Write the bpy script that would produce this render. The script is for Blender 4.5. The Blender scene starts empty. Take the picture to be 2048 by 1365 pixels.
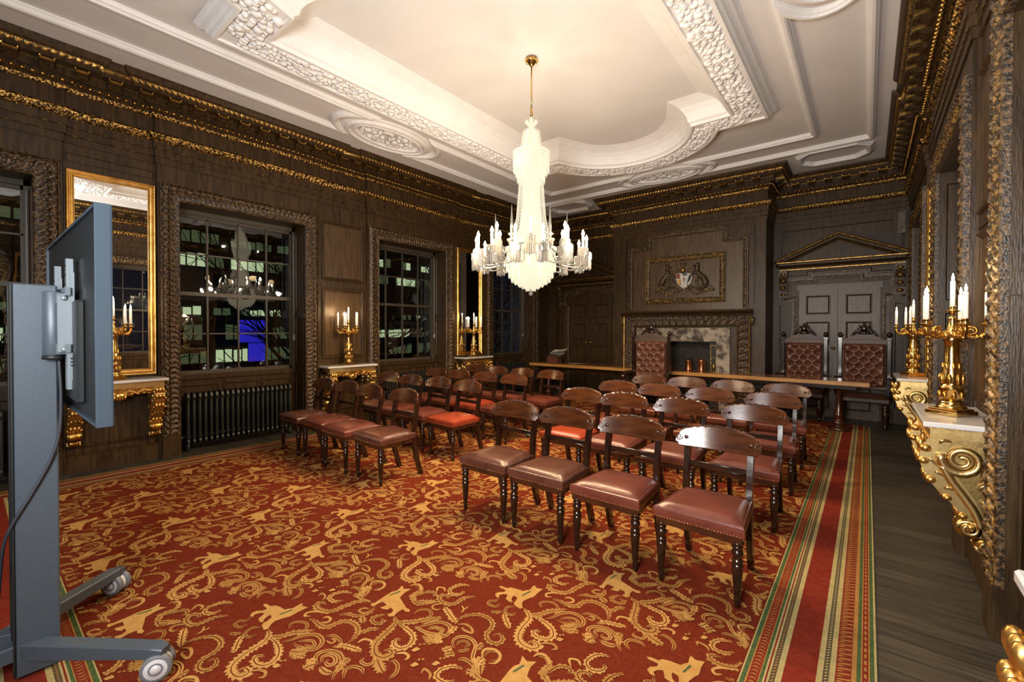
import bpy, bmesh, math, random
from mathutils import Vector, Matrix
from math import sin, cos, pi, radians, sqrt, atan2, floor
random.seed(7)
scene = bpy.context.scene
COL = scene.collection

# ---------------------------------------------------------------- camera
CAM = Vector((0, 0, 1.5))
F_PX, YAW, PITCH, ROLL, CXP, CYP = 883.67, radians(38.81), radians(-.70), radians(.14), 1024., 670.9
_cy, _sy = cos(YAW), sin(YAW)
FW = Vector((-_sy * cos(PITCH), _cy * cos(PITCH), sin(PITCH)))
_r0 = Vector((_cy, _sy, 0)); _u0 = _r0.cross(FW)
RT = _r0 * cos(ROLL) + _u0 * sin(ROLL); UP = -_r0 * sin(ROLL) + _u0 * cos(ROLL)
cd = bpy.data.cameras.new('camera'); co = bpy.data.objects.new('camera', cd); COL.objects.link(co)
m = Matrix((RT, UP, -FW)).transposed().to_4x4(); m.translation = CAM
co.matrix_world = m
cd.sensor_width = 36; cd.lens = F_PX / 2048 * 36; cd.shift_y = -(682.5 - CYP) / 2048
cd.clip_start = .02; cd.clip_end = 300
scene.camera = co

def floor_pt(x, y, z=0.):                       # tracing aid: a carpet drawing's point measured on the photograph
    d = FW + RT * ((x - CXP) / F_PX) - UP * ((y - CYP) / F_PX)
    t = (z - CAM.z) / d.z
    return (CAM.x + d.x * t, CAM.y + d.y * t)

# ---------------------------------------------------------------- materials
MT = {}
def nodes_of(name):
    mt = bpy.data.materials.new(name); mt.use_nodes = True
    nt = mt.node_tree; nt.nodes.clear()
    out = nt.nodes.new('ShaderNodeOutputMaterial')
    MT[name] = mt
    return mt, nt, out
def pbr(name, c, rough=.5, metal=0, c2=None, scale=8, stretch=(1, 1, 1), bump=0, bscale=None, coat=0, emis=0, ecol=None,
        spec=.5, rvar=0, detail=6, trans=0, lo=.35, hi=.65, ior=1.5, sss=0):
    mt, nt, out = nodes_of(name)
    b = nt.nodes.new('ShaderNodeBsdfPrincipled'); nt.links.new(b.outputs[0], out.inputs[0])
    b.inputs['Base Color'].default_value = (*c, 1); b.inputs['Roughness'].default_value = rough
    b.inputs['Metallic'].default_value = metal; b.inputs['Specular IOR Level'].default_value = spec
    b.inputs['Coat Weight'].default_value = coat; b.inputs['Coat Roughness'].default_value = .15
    b.inputs['Transmission Weight'].default_value = trans; b.inputs['IOR'].default_value = ior
    if emis:
        b.inputs['Emission Color'].default_value = (*(ecol or c), 1); b.inputs['Emission Strength'].default_value = emis
    tc = nt.nodes.new('ShaderNodeTexCoord'); mp = nt.nodes.new('ShaderNodeMapping')
    nt.links.new(tc.outputs['Object'], mp.inputs[0]); mp.inputs['Scale'].default_value = stretch
    if c2 is not None:
        n = nt.nodes.new('ShaderNodeTexNoise'); n.inputs['Scale'].default_value = scale; n.inputs['Detail'].default_value = detail
        nt.links.new(mp.outputs[0], n.inputs['Vector'])
        r = nt.nodes.new('ShaderNodeValToRGB'); nt.links.new(n.outputs[0], r.inputs[0])
        r.color_ramp.elements[0].position = lo; r.color_ramp.elements[1].position = hi
        r.color_ramp.elements[0].color = (*c, 1); r.color_ramp.elements[1].color = (*c2, 1)
        nt.links.new(r.outputs[0], b.inputs['Base Color'])
        if rvar:
            mr = nt.nodes.new('ShaderNodeMapRange'); nt.links.new(n.outputs[0], mr.inputs[0])
            mr.inputs[3].default_value = rough - rvar; mr.inputs[4].default_value = rough + rvar
            nt.links.new(mr.outputs[0], b.inputs['Roughness'])
    if bump:
        n2 = nt.nodes.new('ShaderNodeTexNoise'); n2.inputs['Scale'].default_value = bscale or scale * 3; n2.inputs['Detail'].default_value = 4
        nt.links.new(mp.outputs[0], n2.inputs['Vector'])
        bp = nt.nodes.new('ShaderNodeBump'); bp.inputs['Strength'].default_value = bump; bp.inputs['Distance'].default_value = .01
        nt.links.new(n2.outputs[0], bp.inputs['Height']); nt.links.new(bp.outputs[0], b.inputs['Normal'])
    return mt
def emit(name, c, s):
    mt, nt, out = nodes_of(name); e = nt.nodes.new('ShaderNodeEmission')
    e.inputs[0].default_value = (*c, 1); e.inputs[1].default_value = s; nt.links.new(e.outputs[0], out.inputs[0]); return mt

pbr('oak', (.026, .0136, .0050), .38, c2=(.064, .0345, .0122), scale=5, stretch=(6, 6, .7), bump=.25, bscale=26, rvar=.08, spec=.32)
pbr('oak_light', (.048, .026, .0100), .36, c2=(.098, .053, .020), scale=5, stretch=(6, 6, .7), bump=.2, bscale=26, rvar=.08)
pbr('oak_carved', (.018, .010, .005), .34, c2=(.23, .13, .052), scale=44, bump=.4, bscale=90, lo=.44, hi=.74)  # bright flecks in the colour stand in for highlights on the carving
pbr('oak_carved_gilt', (.035, .02, .009), .38, c2=(.42, .24, .07), scale=34, bump=.3, bscale=70, lo=.45, hi=.7)
pbr('gilt', (.72, .43, .11), .30, 1, c2=(.42, .22, .05), scale=14, bump=.25, bscale=60)
pbr('gilt_bright', (.84, .53, .17), .34, 1, c2=(.55, .30, .07), scale=10, bump=.15, bscale=50)
pbr('gilt_pale', (.74, .56, .26), .34, 1, c2=(.62, .43, .17), scale=5, bump=.08, bscale=30)
pbr('gilt_leaf', (.55, .32, .085), .36, .85, c2=(.035, .020, .008), scale=48, bump=.4, bscale=80, lo=.42, hi=.54)
pbr('gilt_side', (.52, .37, .15), .36, 1, c2=(.36, .24, .085), scale=7, bump=.15, bscale=30)
pbr('gilt_old', (.50, .30, .08), .36, .9, c2=(.10, .055, .02), scale=22, bump=.3, bscale=60, lo=.4, hi=.7)
pbr('brass', (.85, .58, .20), .18, 1, c2=(.60, .36, .10), scale=12, bump=.1, bscale=60)
pbr('plaster', (.74, .715, .705), .8, c2=(.77, .75, .74), scale=2, bump=.06, bscale=60)
pbr('plaster_white', (.82, .805, .80), .75, c2=(.86, .85, .845), scale=6, bump=.1, bscale=70)
pbr('plaster_panel', (.60, .55, .52), .8, c2=(.64, .60, .57), scale=2, bump=.06, bscale=60)
pbr('floorwood_old', (.03, .026, .022), .5)
pbr('mahogany', (.026, .008, .004), .20, c2=(.062, .018, .007), scale=6, stretch=(1, 5, 1), bump=.06, bscale=30, coat=.5)
pbr('mahogany_rail', (.042, .013, .005), .18, c2=(.092, .030, .010), scale=5, stretch=(1, 1, 6), bump=.05, bscale=30, coat=.6)
pbr('throne_wood', (.045, .019, .009), .42, c2=(.085, .036, .017), scale=6, bump=.1)
pbr('mahogany_dark', (.011, .0045, .003), .20, c2=(.028, .010, .005), scale=9, bump=.06, coat=.4)
pbr('leather', (.115, .028, .018), .30, c2=(.160, .043, .027), scale=7, bump=.12, bscale=120, rvar=.05)
pbr('leather_brown', (.080, .028, .018), .28, c2=(.12, .044, .027), scale=7, bump=.12, bscale=120, rvar=.05)
pbr('leather_red', (.24, .034, .014), .28, c2=(.29, .048, .019), scale=7, bump=.12, bscale=120)
pbr('leather_tuft', (.095, .034, .020), .30, c2=(.14, .052, .030), scale=8, bump=.1, bscale=120)
pbr('table_wood', (.20, .085, .024), .20, c2=(.32, .15, .045), scale=4, stretch=(.6, 6, 3), bump=.05, coat=.5)
pbr('table_edge', (.33, .16, .045), .3, c2=(.48, .25, .075), scale=5, stretch=(.7, 6, 4), bump=.05)
pbr('marble', (.74, .72, .70), .10, c2=(.62, .60, .60), scale=3, detail=10, coat=.3)
pbr('marble_veined', (.07, .055, .045), .25, c2=(.42, .36, .29), scale=9, detail=12, lo=.4, hi=.6)
pbr('soot', (.012, .012, .011), .8, c2=(.03, .03, .027), scale=30, bump=.5)
pbr('brick_fire', (.03, .026, .022), .8, c2=(.06, .05, .04), scale=20, bump=.5)
pbr('iron', (.016, .018, .016), .45, .3, c2=(.026, .028, .025), scale=12, bump=.1)
pbr('copper', (.75, .32, .15), .25, 1, c2=(.5, .2, .09), scale=8)
pbr('tv_grey', (.075, .10, .13), .42, .3, c2=(.088, .115, .15), scale=180, bump=.12, bscale=500)
pbr('tv_dark', (.007, .009, .011), .5, c2=(.010, .013, .016), scale=150, bump=.05, bscale=500)
pbr('tv_rim', (.055, .082, .115), .38, .3)
pbr('steel', (.17, .21, .25), .35, .6)
pbr('steel_white', (.19, .235, .27), .4, .2)
pbr('rubber_grey', (.16, .17, .19), .5)
pbr('plastic_white', (.62, .62, .66), .4)
pbr('cable', (.03, .035, .05), .5)
pbr('paper', (.72, .70, .68), .7)
pbr('box_red', (.11, .035, .02), .5)
pbr('wax', (.85, .80, .72), .5, emis=.35, ecol=(1, .86, .66))
emit('flame', (1, .80, .48), 55)
emit('flame_chandelier', (1, .80, .50), 60)
pbr('crystal_glow', (.15, .14, .115), .06, trans=.3, emis=.78, ecol=(1, .87, .64), spec=1)  # emission stands in for bulb light caught in the crystal
pbr('glow_core', (.10, .09, .07), .3, emis=1.25, ecol=(1, .80, .50))  # glowing inner surface added for the light of bulbs inside
pbr('crystal', (.20, .19, .175), .05, trans=.55, emis=.10, ecol=(1, .90, .72), spec=1)  # faint emission for the sparkle of nearby bulbs
pbr('mirror', (.86, .86, .84), .01, 1)
pbr('sash_paint', (.055, .045, .032), .4, c2=(.08, .06, .04), scale=10, stretch=(4, 4, 1))
pbr('cord', (.55, .58, .58), .5)
pbr('screen_black', (.006, .006, .008), .12)
pbr('red_enamel', (.25, .05, .03), .4); pbr('blue_enamel', (.05, .10, .16), .4); pbr('white_enamel', (.6, .58, .55), .5)
pbr('bark', (.010, .009, .007), .9, bump=.5)
pbr('night_stone', (.020, .020, .018), .9)
emit('lit_room', (.72, .90, .52), .60); emit('lit_white', (.92, 1, .82), 1.2); emit('lit_blue', (.035, .03, .75), .55); emit('lit_dim', (.30, .40, .20), .16)
pbr('carpet_red', (.135, .019, .0075), .95, c2=(.175, .028, .011), scale=60, bump=.5, bscale=400, spec=.05)
pbr('carpet_gold', (.35, .170, .044), .95, c2=(.44, .23, .068), scale=40, bump=.5, bscale=400, spec=.05)
pbr('carpet_cream', (.47, .25, .070), .95, c2=(.54, .30, .095), scale=30, bump=.5, bscale=400, spec=.05)
pbr('carpet_khaki', (.40, .32, .13), .95, c2=(.50, .40, .18), scale=50, bump=.5, bscale=400, spec=.05)
pbr('carpet_green', (.055, .095, .035), .95, c2=(.09, .13, .05), scale=50, bump=.5, bscale=400, spec=.05)
pbr('carpet_stripe', (.19, .024, .013), .95, c2=(.24, .035, .018), scale=30, bump=.5, bscale=400, spec=.05)
pbr('carpet_dark', (.06, .045, .02), .95)

def glass_mat():
    mt, nt, out = nodes_of('window_glass')
    t = nt.nodes.new('ShaderNodeBsdfTransparent'); t.inputs[0].default_value = (.95, .97, .95, 1)
    g = nt.nodes.new('ShaderNodeBsdfGlossy'); g.inputs['Roughness'].default_value = .015; g.inputs[0].default_value = (1, 1, 1, 1)
    fr = nt.nodes.new('ShaderNodeFresnel'); fr.inputs[0].default_value = 1.9
    mx = nt.nodes.new('ShaderNodeMixShader')
    nt.links.new(fr.outputs[0], mx.inputs[0]); nt.links.new(t.outputs[0], mx.inputs[1]); nt.links.new(g.outputs[0], mx.inputs[2])
    nt.links.new(mx.outputs[0], out.inputs[0])
    n = nt.nodes.new('ShaderNodeTexNoise'); n.inputs['Scale'].default_value = 2.5
    tc = nt.nodes.new('ShaderNodeTexCoord'); nt.links.new(tc.outputs['Object'], n.inputs['Vector'])
    bp = nt.nodes.new('ShaderNodeBump'); bp.inputs['Strength'].default_value = .12; bp.inputs['Distance'].default_value = .02
    nt.links.new(n.outputs[0], bp.inputs['Height']); nt.links.new(bp.outputs[0], g.inputs['Normal'])
glass_mat()
def plank_mat():
    mt, nt, out = nodes_of('floorboards')
    b = nt.nodes.new('ShaderNodeBsdfPrincipled'); nt.links.new(b.outputs[0], out.inputs[0])
    tc = nt.nodes.new('ShaderNodeTexCoord')
    br = nt.nodes.new('ShaderNodeTexBrick'); nt.links.new(tc.outputs['Object'], br.inputs['Vector'])
    br.inputs['Color1'].default_value = (.070, .058, .044, 1); br.inputs['Color2'].default_value = (.038, .033, .026, 1)
    br.inputs['Mortar'].default_value = (.006, .005, .005, 1); br.inputs['Scale'].default_value = 1
    br.inputs['Brick Width'].default_value = 2.3; br.inputs['Row Height'].default_value = .135; br.inputs['Mortar Size'].default_value = .0028
    br.inputs['Bias'].default_value = 0
    mp = nt.nodes.new('ShaderNodeMapping'); mp.inputs['Scale'].default_value = (1.2, 22, 1); nt.links.new(tc.outputs['Object'], mp.inputs[0])
    n = nt.nodes.new('ShaderNodeTexNoise'); n.inputs['Scale'].default_value = 3; n.inputs['Detail'].default_value = 8; nt.links.new(mp.outputs[0], n.inputs['Vector'])
    mx = nt.nodes.new('ShaderNodeMix'); mx.data_type = 'RGBA'; mx.blend_type = 'MULTIPLY'; mx.inputs[0].default_value = 1
    r = nt.nodes.new('ShaderNodeValToRGB'); r.color_ramp.elements[0].position = .3; r.color_ramp.elements[1].position = .7
    r.color_ramp.elements[0].color = (.45, .45, .45, 1); r.color_ramp.elements[1].color = (1.35, 1.3, 1.2, 1)
    nt.links.new(n.outputs[0], r.inputs[0]); nt.links.new(br.outputs[0], mx.inputs[6]); nt.links.new(r.outputs[0], mx.inputs[7])
    nt.links.new(mx.outputs[2], b.inputs['Base Color']); b.inputs['Roughness'].default_value = .5
    bp = nt.nodes.new('ShaderNodeBump'); bp.inputs['Strength'].default_value = .3; bp.inputs['Distance'].default_value = .01
    nt.links.new(n.outputs[0], bp.inputs['Height']); nt.links.new(bp.outputs[0], b.inputs['Normal'])
plank_mat()

# ---------------------------------------------------------------- mesh builder
class MB:
    def __init__(s): s.v = []; s.f = []; s.mi = []; s.sm = []; s.mats = []; s.cur = 0; s.smooth = False; s.M = None
    def mat(s, name):
        if name not in s.mats: s.mats.append(name)
        s.cur = s.mats.index(name); return s
    def add(s, vs, fs, smooth=None):
        o = len(s.v)
        if s.M is not None: vs = [tuple(s.M @ Vector(v)) for v in vs]
        s.v += [tuple(v) for v in vs]
        sm = s.smooth if smooth is None else smooth
        for f in fs: s.f.append([i + o for i in f]); s.mi.append(s.cur); s.sm.append(sm)
    def box(s, a, b, taper=0):
        x0, y0, z0 = a; x1, y1, z1 = b
        s.add([(x0, y0, z0), (x1, y0, z0), (x1, y1, z0), (x0, y1, z0), (x0, y0, z1), (x1, y0, z1), (x1, y1, z1), (x0, y1, z1)],
              [(0, 3, 2, 1), (4, 5, 6, 7), (0, 1, 5, 4), (1, 2, 6, 5), (2, 3, 7, 6), (3, 0, 4, 7)], False)
    def bbox(s, a, b, r=.004):                  # bevelled box
        x0, y0, z0 = [min(p, q) for p, q in zip(a, b)]; x1, y1, z1 = [max(p, q) for p, q in zip(a, b)]
        r = min(r, (x1 - x0) * .45, (y1 - y0) * .45, (z1 - z0) * .45)
        vs = []; lv = [(z0, r), (z0 + r, 0), (z1 - r, 0), (z1, r)]
        for z, e in lv:
            k = r
            for (cx, cy, dx, dy) in ((x0, y0, 1, 1), (x1, y0, -1, 1), (x1, y1, -1, -1), (x0, y1, 1, -1)):
                p1 = (cx + dx * k, cy + dy * e); p2 = (cx + dx * e, cy + dy * k)
                if (dx * dy) > 0: q = [p2, p1]
                else: q = [p1, p2]
                for p in q: vs.append((p[0], p[1], z))
        fs = []
        for l in range(3):
            for i in range(8): j = (i + 1) % 8; fs.append((l * 8 + i, l * 8 + j, l * 8 + 8 + j, l * 8 + 8 + i))
        fs.append(tuple(range(7, -1, -1))); fs.append(tuple(range(24, 32)))
        s.add(vs, fs, False)
    def prism(s, pts, fn, h0, h1):              # polygon in (u,v), fn(u,v,h) -> xyz
        n = len(pts)
        vs = [fn(u, v, h0) for u, v in pts] + [fn(u, v, h1) for u, v in pts]
        fs = [tuple(range(n - 1, -1, -1)), tuple(range(n, 2 * n))] + [(i, (i + 1) % n, n + (i + 1) % n, n + i) for i in range(n)]
        s.add(vs, fs, False)
    def lathe(s, prof, seg=12, c=(0, 0, 0), axis='z', smooth=True, caps=True, sq=None):
        vs = []
        for r, h in prof:
            for i in range(seg):
                a = 2 * pi * i / seg
                x, y = r * cos(a), r * sin(a)
                vs.append({'z': (c[0] + x, c[1] + y, c[2] + h), 'y': (c[0] + x, c[1] + h, c[2] + y), 'x': (c[0] + h, c[1] + x, c[2] + y)}[axis])
        fs = []
        for k in range(len(prof) - 1):
            for i in range(seg):
                j = (i + 1) % seg; fs.append((k * seg + i, k * seg + j, (k + 1) * seg + j, (k + 1) * seg + i))
        if caps:
            fs.append(tuple(range(seg - 1, -1, -1))); fs.append(tuple(range((len(prof) - 1) * seg, len(prof) * seg)))
        s.add(vs, fs, smooth)
    def tube(s, path, rad, seg=8, smooth=True, caps=True, flat=None):
        P = [Vector(p) for p in path]; n = len(P)
        R = rad if isinstance(rad, (list, tuple)) else [rad] * n
        vs = []; up = None
        for i in range(n):
            t = (P[min(i + 1, n - 1)] - P[max(i - 1, 0)])
            if t.length < 1e-9: t = Vector((0, 0, 1))
            t.normalize()
            if up is None:
                up = Vector((0, 0, 1)) if abs(t.z) < .9 else Vector((1, 0, 0))
            a = (up - t * up.dot(t))
            if a.length < 1e-6: a = t.orthogonal()
            a.normalize(); b = t.cross(a); up = a
            for k in range(seg):
                an = 2 * pi * k / seg
                ra = R[i]; rb = R[i] * (flat if flat else 1)
                vs.append(P[i] + a * (ra * cos(an)) + b * (rb * sin(an)))
        fs = []
        for i in range(n - 1):
            for k in range(seg):
                j = (k + 1) % seg; fs.append((i * seg + k, i * seg + j, (i + 1) * seg + j, (i + 1) * seg + k))
        if caps: fs.append(tuple(range(seg - 1, -1, -1))); fs.append(tuple(range((n - 1) * seg, n * seg)))
        s.add(vs, fs, smooth)
    def ball(s, c, r, seg=8, ring=5):
        rx, ry, rz = r if isinstance(r, (tuple, list)) else (r, r, r)
        vs = [(c[0], c[1], c[2] - rz)]; fs = []
        for k in range(1, ring):
            t = pi * k / ring - pi / 2
            for i in range(seg):
                a = 2 * pi * i / seg; vs.append((c[0] + rx * cos(t) * cos(a), c[1] + ry * cos(t) * sin(a), c[2] + rz * sin(t)))
        vs.append((c[0], c[1], c[2] + rz)); L = len(vs) - 1
        for i in range(seg):
            j = (i + 1) % seg; fs.append((0, 1 + j, 1 + i)); fs.append((L, 1 + (ring - 2) * seg + i, 1 + (ring - 2) * seg + j))
            for k in range(ring - 2): o = 1 + k * seg; fs.append((o + i, o + j, o + seg + j, o + seg + i))
        s.add(vs, fs, True)
    def grid(s, fn, nu, nv, smooth=True):
        vs = [fn(i / nu, j / nv) for j in range(nv + 1) for i in range(nu + 1)]
        fs = [(j * (nu + 1) + i, j * (nu + 1) + i + 1, (j + 1) * (nu + 1) + i + 1, (j + 1) * (nu + 1) + i) for j in range(nv) for i in range(nu)]
        s.add(vs, fs, smooth)
    def sweep(s, pts, closed, prof, fn, smooth=False, matl=None, capends=True):
        """pts: path in (u,v); prof: (offset to the right of travel, height); fn(u,v,h)->xyz; mitred"""
        n = len(pts); nor = mitres(pts, closed)
        vs = []
        for i in range(n):
            for o, h in prof: vs.append(fn(pts[i][0] + nor[i][0] * o, pts[i][1] + nor[i][1] * o, h))
        k = len(prof); fs = []; ms = []
        for i in range(n if closed else n - 1):
            j = (i + 1) % n
            for q in range(k - 1): fs.append((i * k + q, i * k + q + 1, j * k + q + 1, j * k + q)); ms.append(q)
        if matl is None: s.add(vs, fs, smooth)
        else:
            o = len(s.v)
            if s.M is not None: vs = [tuple(s.M @ Vector(v)) for v in vs]
            s.v += [tuple(v) for v in vs]
            for f, q in zip(fs, ms):
                s.f.append([i + o for i in f]); s.mat(matl[q]); s.mi.append(s.cur); s.sm.append(smooth)
        if not closed and capends:
            s.add(vs[:k], [tuple(range(k))], False); s.add(vs[-k:], [tuple(range(k - 1, -1, -1))], False)
    def relief(s, pts, closed, o0, o1, nt, ds, hf, fn, smooth=True):
        """carved strip along a path, hf(distance, t) -> height, one run per straight with mitred ends"""
        n = len(pts); nor = mitres(pts, closed); D = 0
        for i in range(n if closed else n - 1):
            j = (i + 1) % n
            A = pts[i]; B = pts[j]; L = sqrt((A[0] - B[0]) ** 2 + (A[1] - B[1]) ** 2)
            m_ = max(1, int(L / ds))
            vs = []
            for a in range(m_ + 1):
                t = a / m_
                for c in range(nt + 1):
                    o = o0 + (o1 - o0) * c / nt
                    u = (A[0] + nor[i][0] * o) * (1 - t) + (B[0] + nor[j][0] * o) * t
                    v = (A[1] + nor[i][1] * o) * (1 - t) + (B[1] + nor[j][1] * o) * t
                    vs.append(fn(u, v, hf(D + L * t, c / nt)))
            fs = [(a * (nt + 1) + c, a * (nt + 1) + c + 1, (a + 1) * (nt + 1) + c + 1, (a + 1) * (nt + 1) + c) for a in range(m_) for c in range(nt)]
            s.add(vs, fs, smooth); D += L
    def row(s, pts, closed, off, h, pitch, r, fn, seg=6, ring=4):
        """beads in a row; r = (along, across, out)"""
        n = len(pts); nor = mitres(pts, closed)
        for i in range(n if closed else n - 1):
            j = (i + 1) % n
            A = (pts[i][0] + nor[i][0] * off, pts[i][1] + nor[i][1] * off); B = (pts[j][0] + nor[j][0] * off, pts[j][1] + nor[j][1] * off)
            L = sqrt((A[0] - B[0]) ** 2 + (A[1] - B[1]) ** 2)
            if L < pitch * .8: continue
            du, dv = (B[0] - A[0]) / L, (B[1] - A[1]) / L
            c_ = max(1, int(L / pitch))
            for q in range(c_):
                t = (q + .5) / c_; u = A[0] + (B[0] - A[0]) * t; v = A[1] + (B[1] - A[1]) * t
                vs = []; fs = []
                b0 = len(s.v)
                tmp = MB(); tmp.ball((0, 0, 0), 1, seg, ring)
                vs = []
                for (x, y, z) in tmp.v:
                    a_, c2, o_ = x * r[0], y * r[1], z * r[2]
                    vs.append(fn(u + du * a_ + dv * c2, v + dv * a_ - du * c2, h + o_))
                s.add(vs, tmp.f, True)
    def build(s, name, parent=None, matname=None, loc=None, kind=None, label=None):
        me = bpy.data.meshes.new(name); me.from_pydata(s.v, [], s.f)
        names = s.mats or [matname or 'oak']
        for m_ in names: me.materials.append(MT[m_])
        me.polygons.foreach_set('material_index', s.mi); me.polygons.foreach_set('use_smooth', s.sm)
        me.update()
        o = bpy.data.objects.new(name, me); COL.objects.link(o)
        if parent is not None: o.parent = parent
        if loc is not None: o.location = loc
        if kind: o['kind'] = kind
        if label: o['label'] = label
        return o
def mitres(pts, closed):
    n = len(pts); out = []
    for i in range(n):
        a = pts[i - 1] if (i > 0 or closed) else None; b = pts[i]; c = pts[(i + 1) % n] if (i < n - 1 or closed) else None
        def nr(p, q):
            dx, dy = q[0] - p[0], q[1] - p[1]; L = sqrt(dx * dx + dy * dy) or 1e-9
            return (dy / L, -dx / L)
        if a is None: out.append(nr(b, c)); continue
        if c is None: out.append(nr(a, b)); continue
        n1 = nr(a, b); n2 = nr(b, c); sx, sy = n1[0] + n2[0], n1[1] + n2[1]; d = 1 + n1[0] * n2[0] + n1[1] * n2[1]
        d = max(d, .15); out.append((sx / d, sy / d))
    return out
def mb(mat=None):
    b = MB()
    if mat: b.mat(mat)
    return b
def empty(name, loc=(0, 0, 0), rz=0, parent=None):
    o = bpy.data.objects.new(name, None); COL.objects.link(o); o.location = loc; o.rotation_euler = (0, 0, rz); o.empty_display_size = .1
    if parent is not None: o.parent = parent
    return o
def tag(o, label, cat=None, group=None, kind=None):
    if label: o['label'] = label
    if cat: o['category'] = cat
    if group: o['group'] = group
    if kind: o['kind'] = kind
    return o
def copy_tree(o, parent=None):
    c = o.copy(); COL.objects.link(c); c.parent = parent
    if parent is not None: c.matrix_parent_inverse = o.matrix_parent_inverse.copy()
    for ch in list(o.children): copy_tree(ch, c)
    return c
def bez(p0, p1, p2, p3, n=8):
    out = []
    for i in range(n + 1):
        t = i / n; a = (1 - t) ** 3; b = 3 * t * (1 - t) ** 2; c = 3 * t * t * (1 - t); d = t ** 3
        out.append(tuple(a * w + b * x + c * y + d * z for w, x, y, z in zip(p0, p1, p2, p3)))
    return out
def smooth_path(pts, n=4):                      # Catmull-Rom through points of any dimension
    out = []; N = len(pts)
    for i in range(N - 1):
        p0 = pts[max(i - 1, 0)]; p1 = pts[i]; p2 = pts[i + 1]; p3 = pts[min(i + 2, N - 1)]
        for k in range(n):
            t = k / n
            out.append(tuple(.5 * ((2 * b) + (-a + c) * t + (2 * a - 5 * b + 4 * c - d) * t * t + (-a + 3 * b - 3 * c + d) * t ** 3) for a, b, c, d in zip(p0, p1, p2, p3)))
    out.append(tuple(pts[-1])); return out
def spiral(cx, cy, r0, r1, a0, turns, n=24):
    return [(cx + (r0 + (r1 - r0) * i / n) * cos(a0 + turns * 2 * pi * i / n), cy + (r0 + (r1 - r0) * i / n) * sin(a0 + turns * 2 * pi * i / n)) for i in range(n + 1)]
# ================================================================ THE ROOM
XL, XR, YF, YN, ZC = -6.36, .52, 9.45, -1.8, 4.25
CHX0, CHX1, CHY = -4.20, -1.37, 8.66
BAYS = [-.31, 2.365, 5.10, 7.97]
PIERS = [1.03, 3.735, 6.535]
ZH = 3.0                                        # head of the window openings
MXc, MYc = -2.8, 3.83                           # centre of the ceiling design

def left(u, v, h): return (XL + h, u, v)
def right(u, v, h): return (XR - h, u, v)
def far(u, v, h): return (u, YF - h, v)
def breast(u, v, h): return (u, CHY - h, v)
def plan(u, v, h): return (u, v, h)

# floor and outer shell
b = mb('floorboards'); b.box((XL - .6, YN - .2, -.12), (XR + .6, YF + .3, 0)); tag(b.build('floor'), 'dark grey-brown bare floorboards running across the room', kind='structure')

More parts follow.
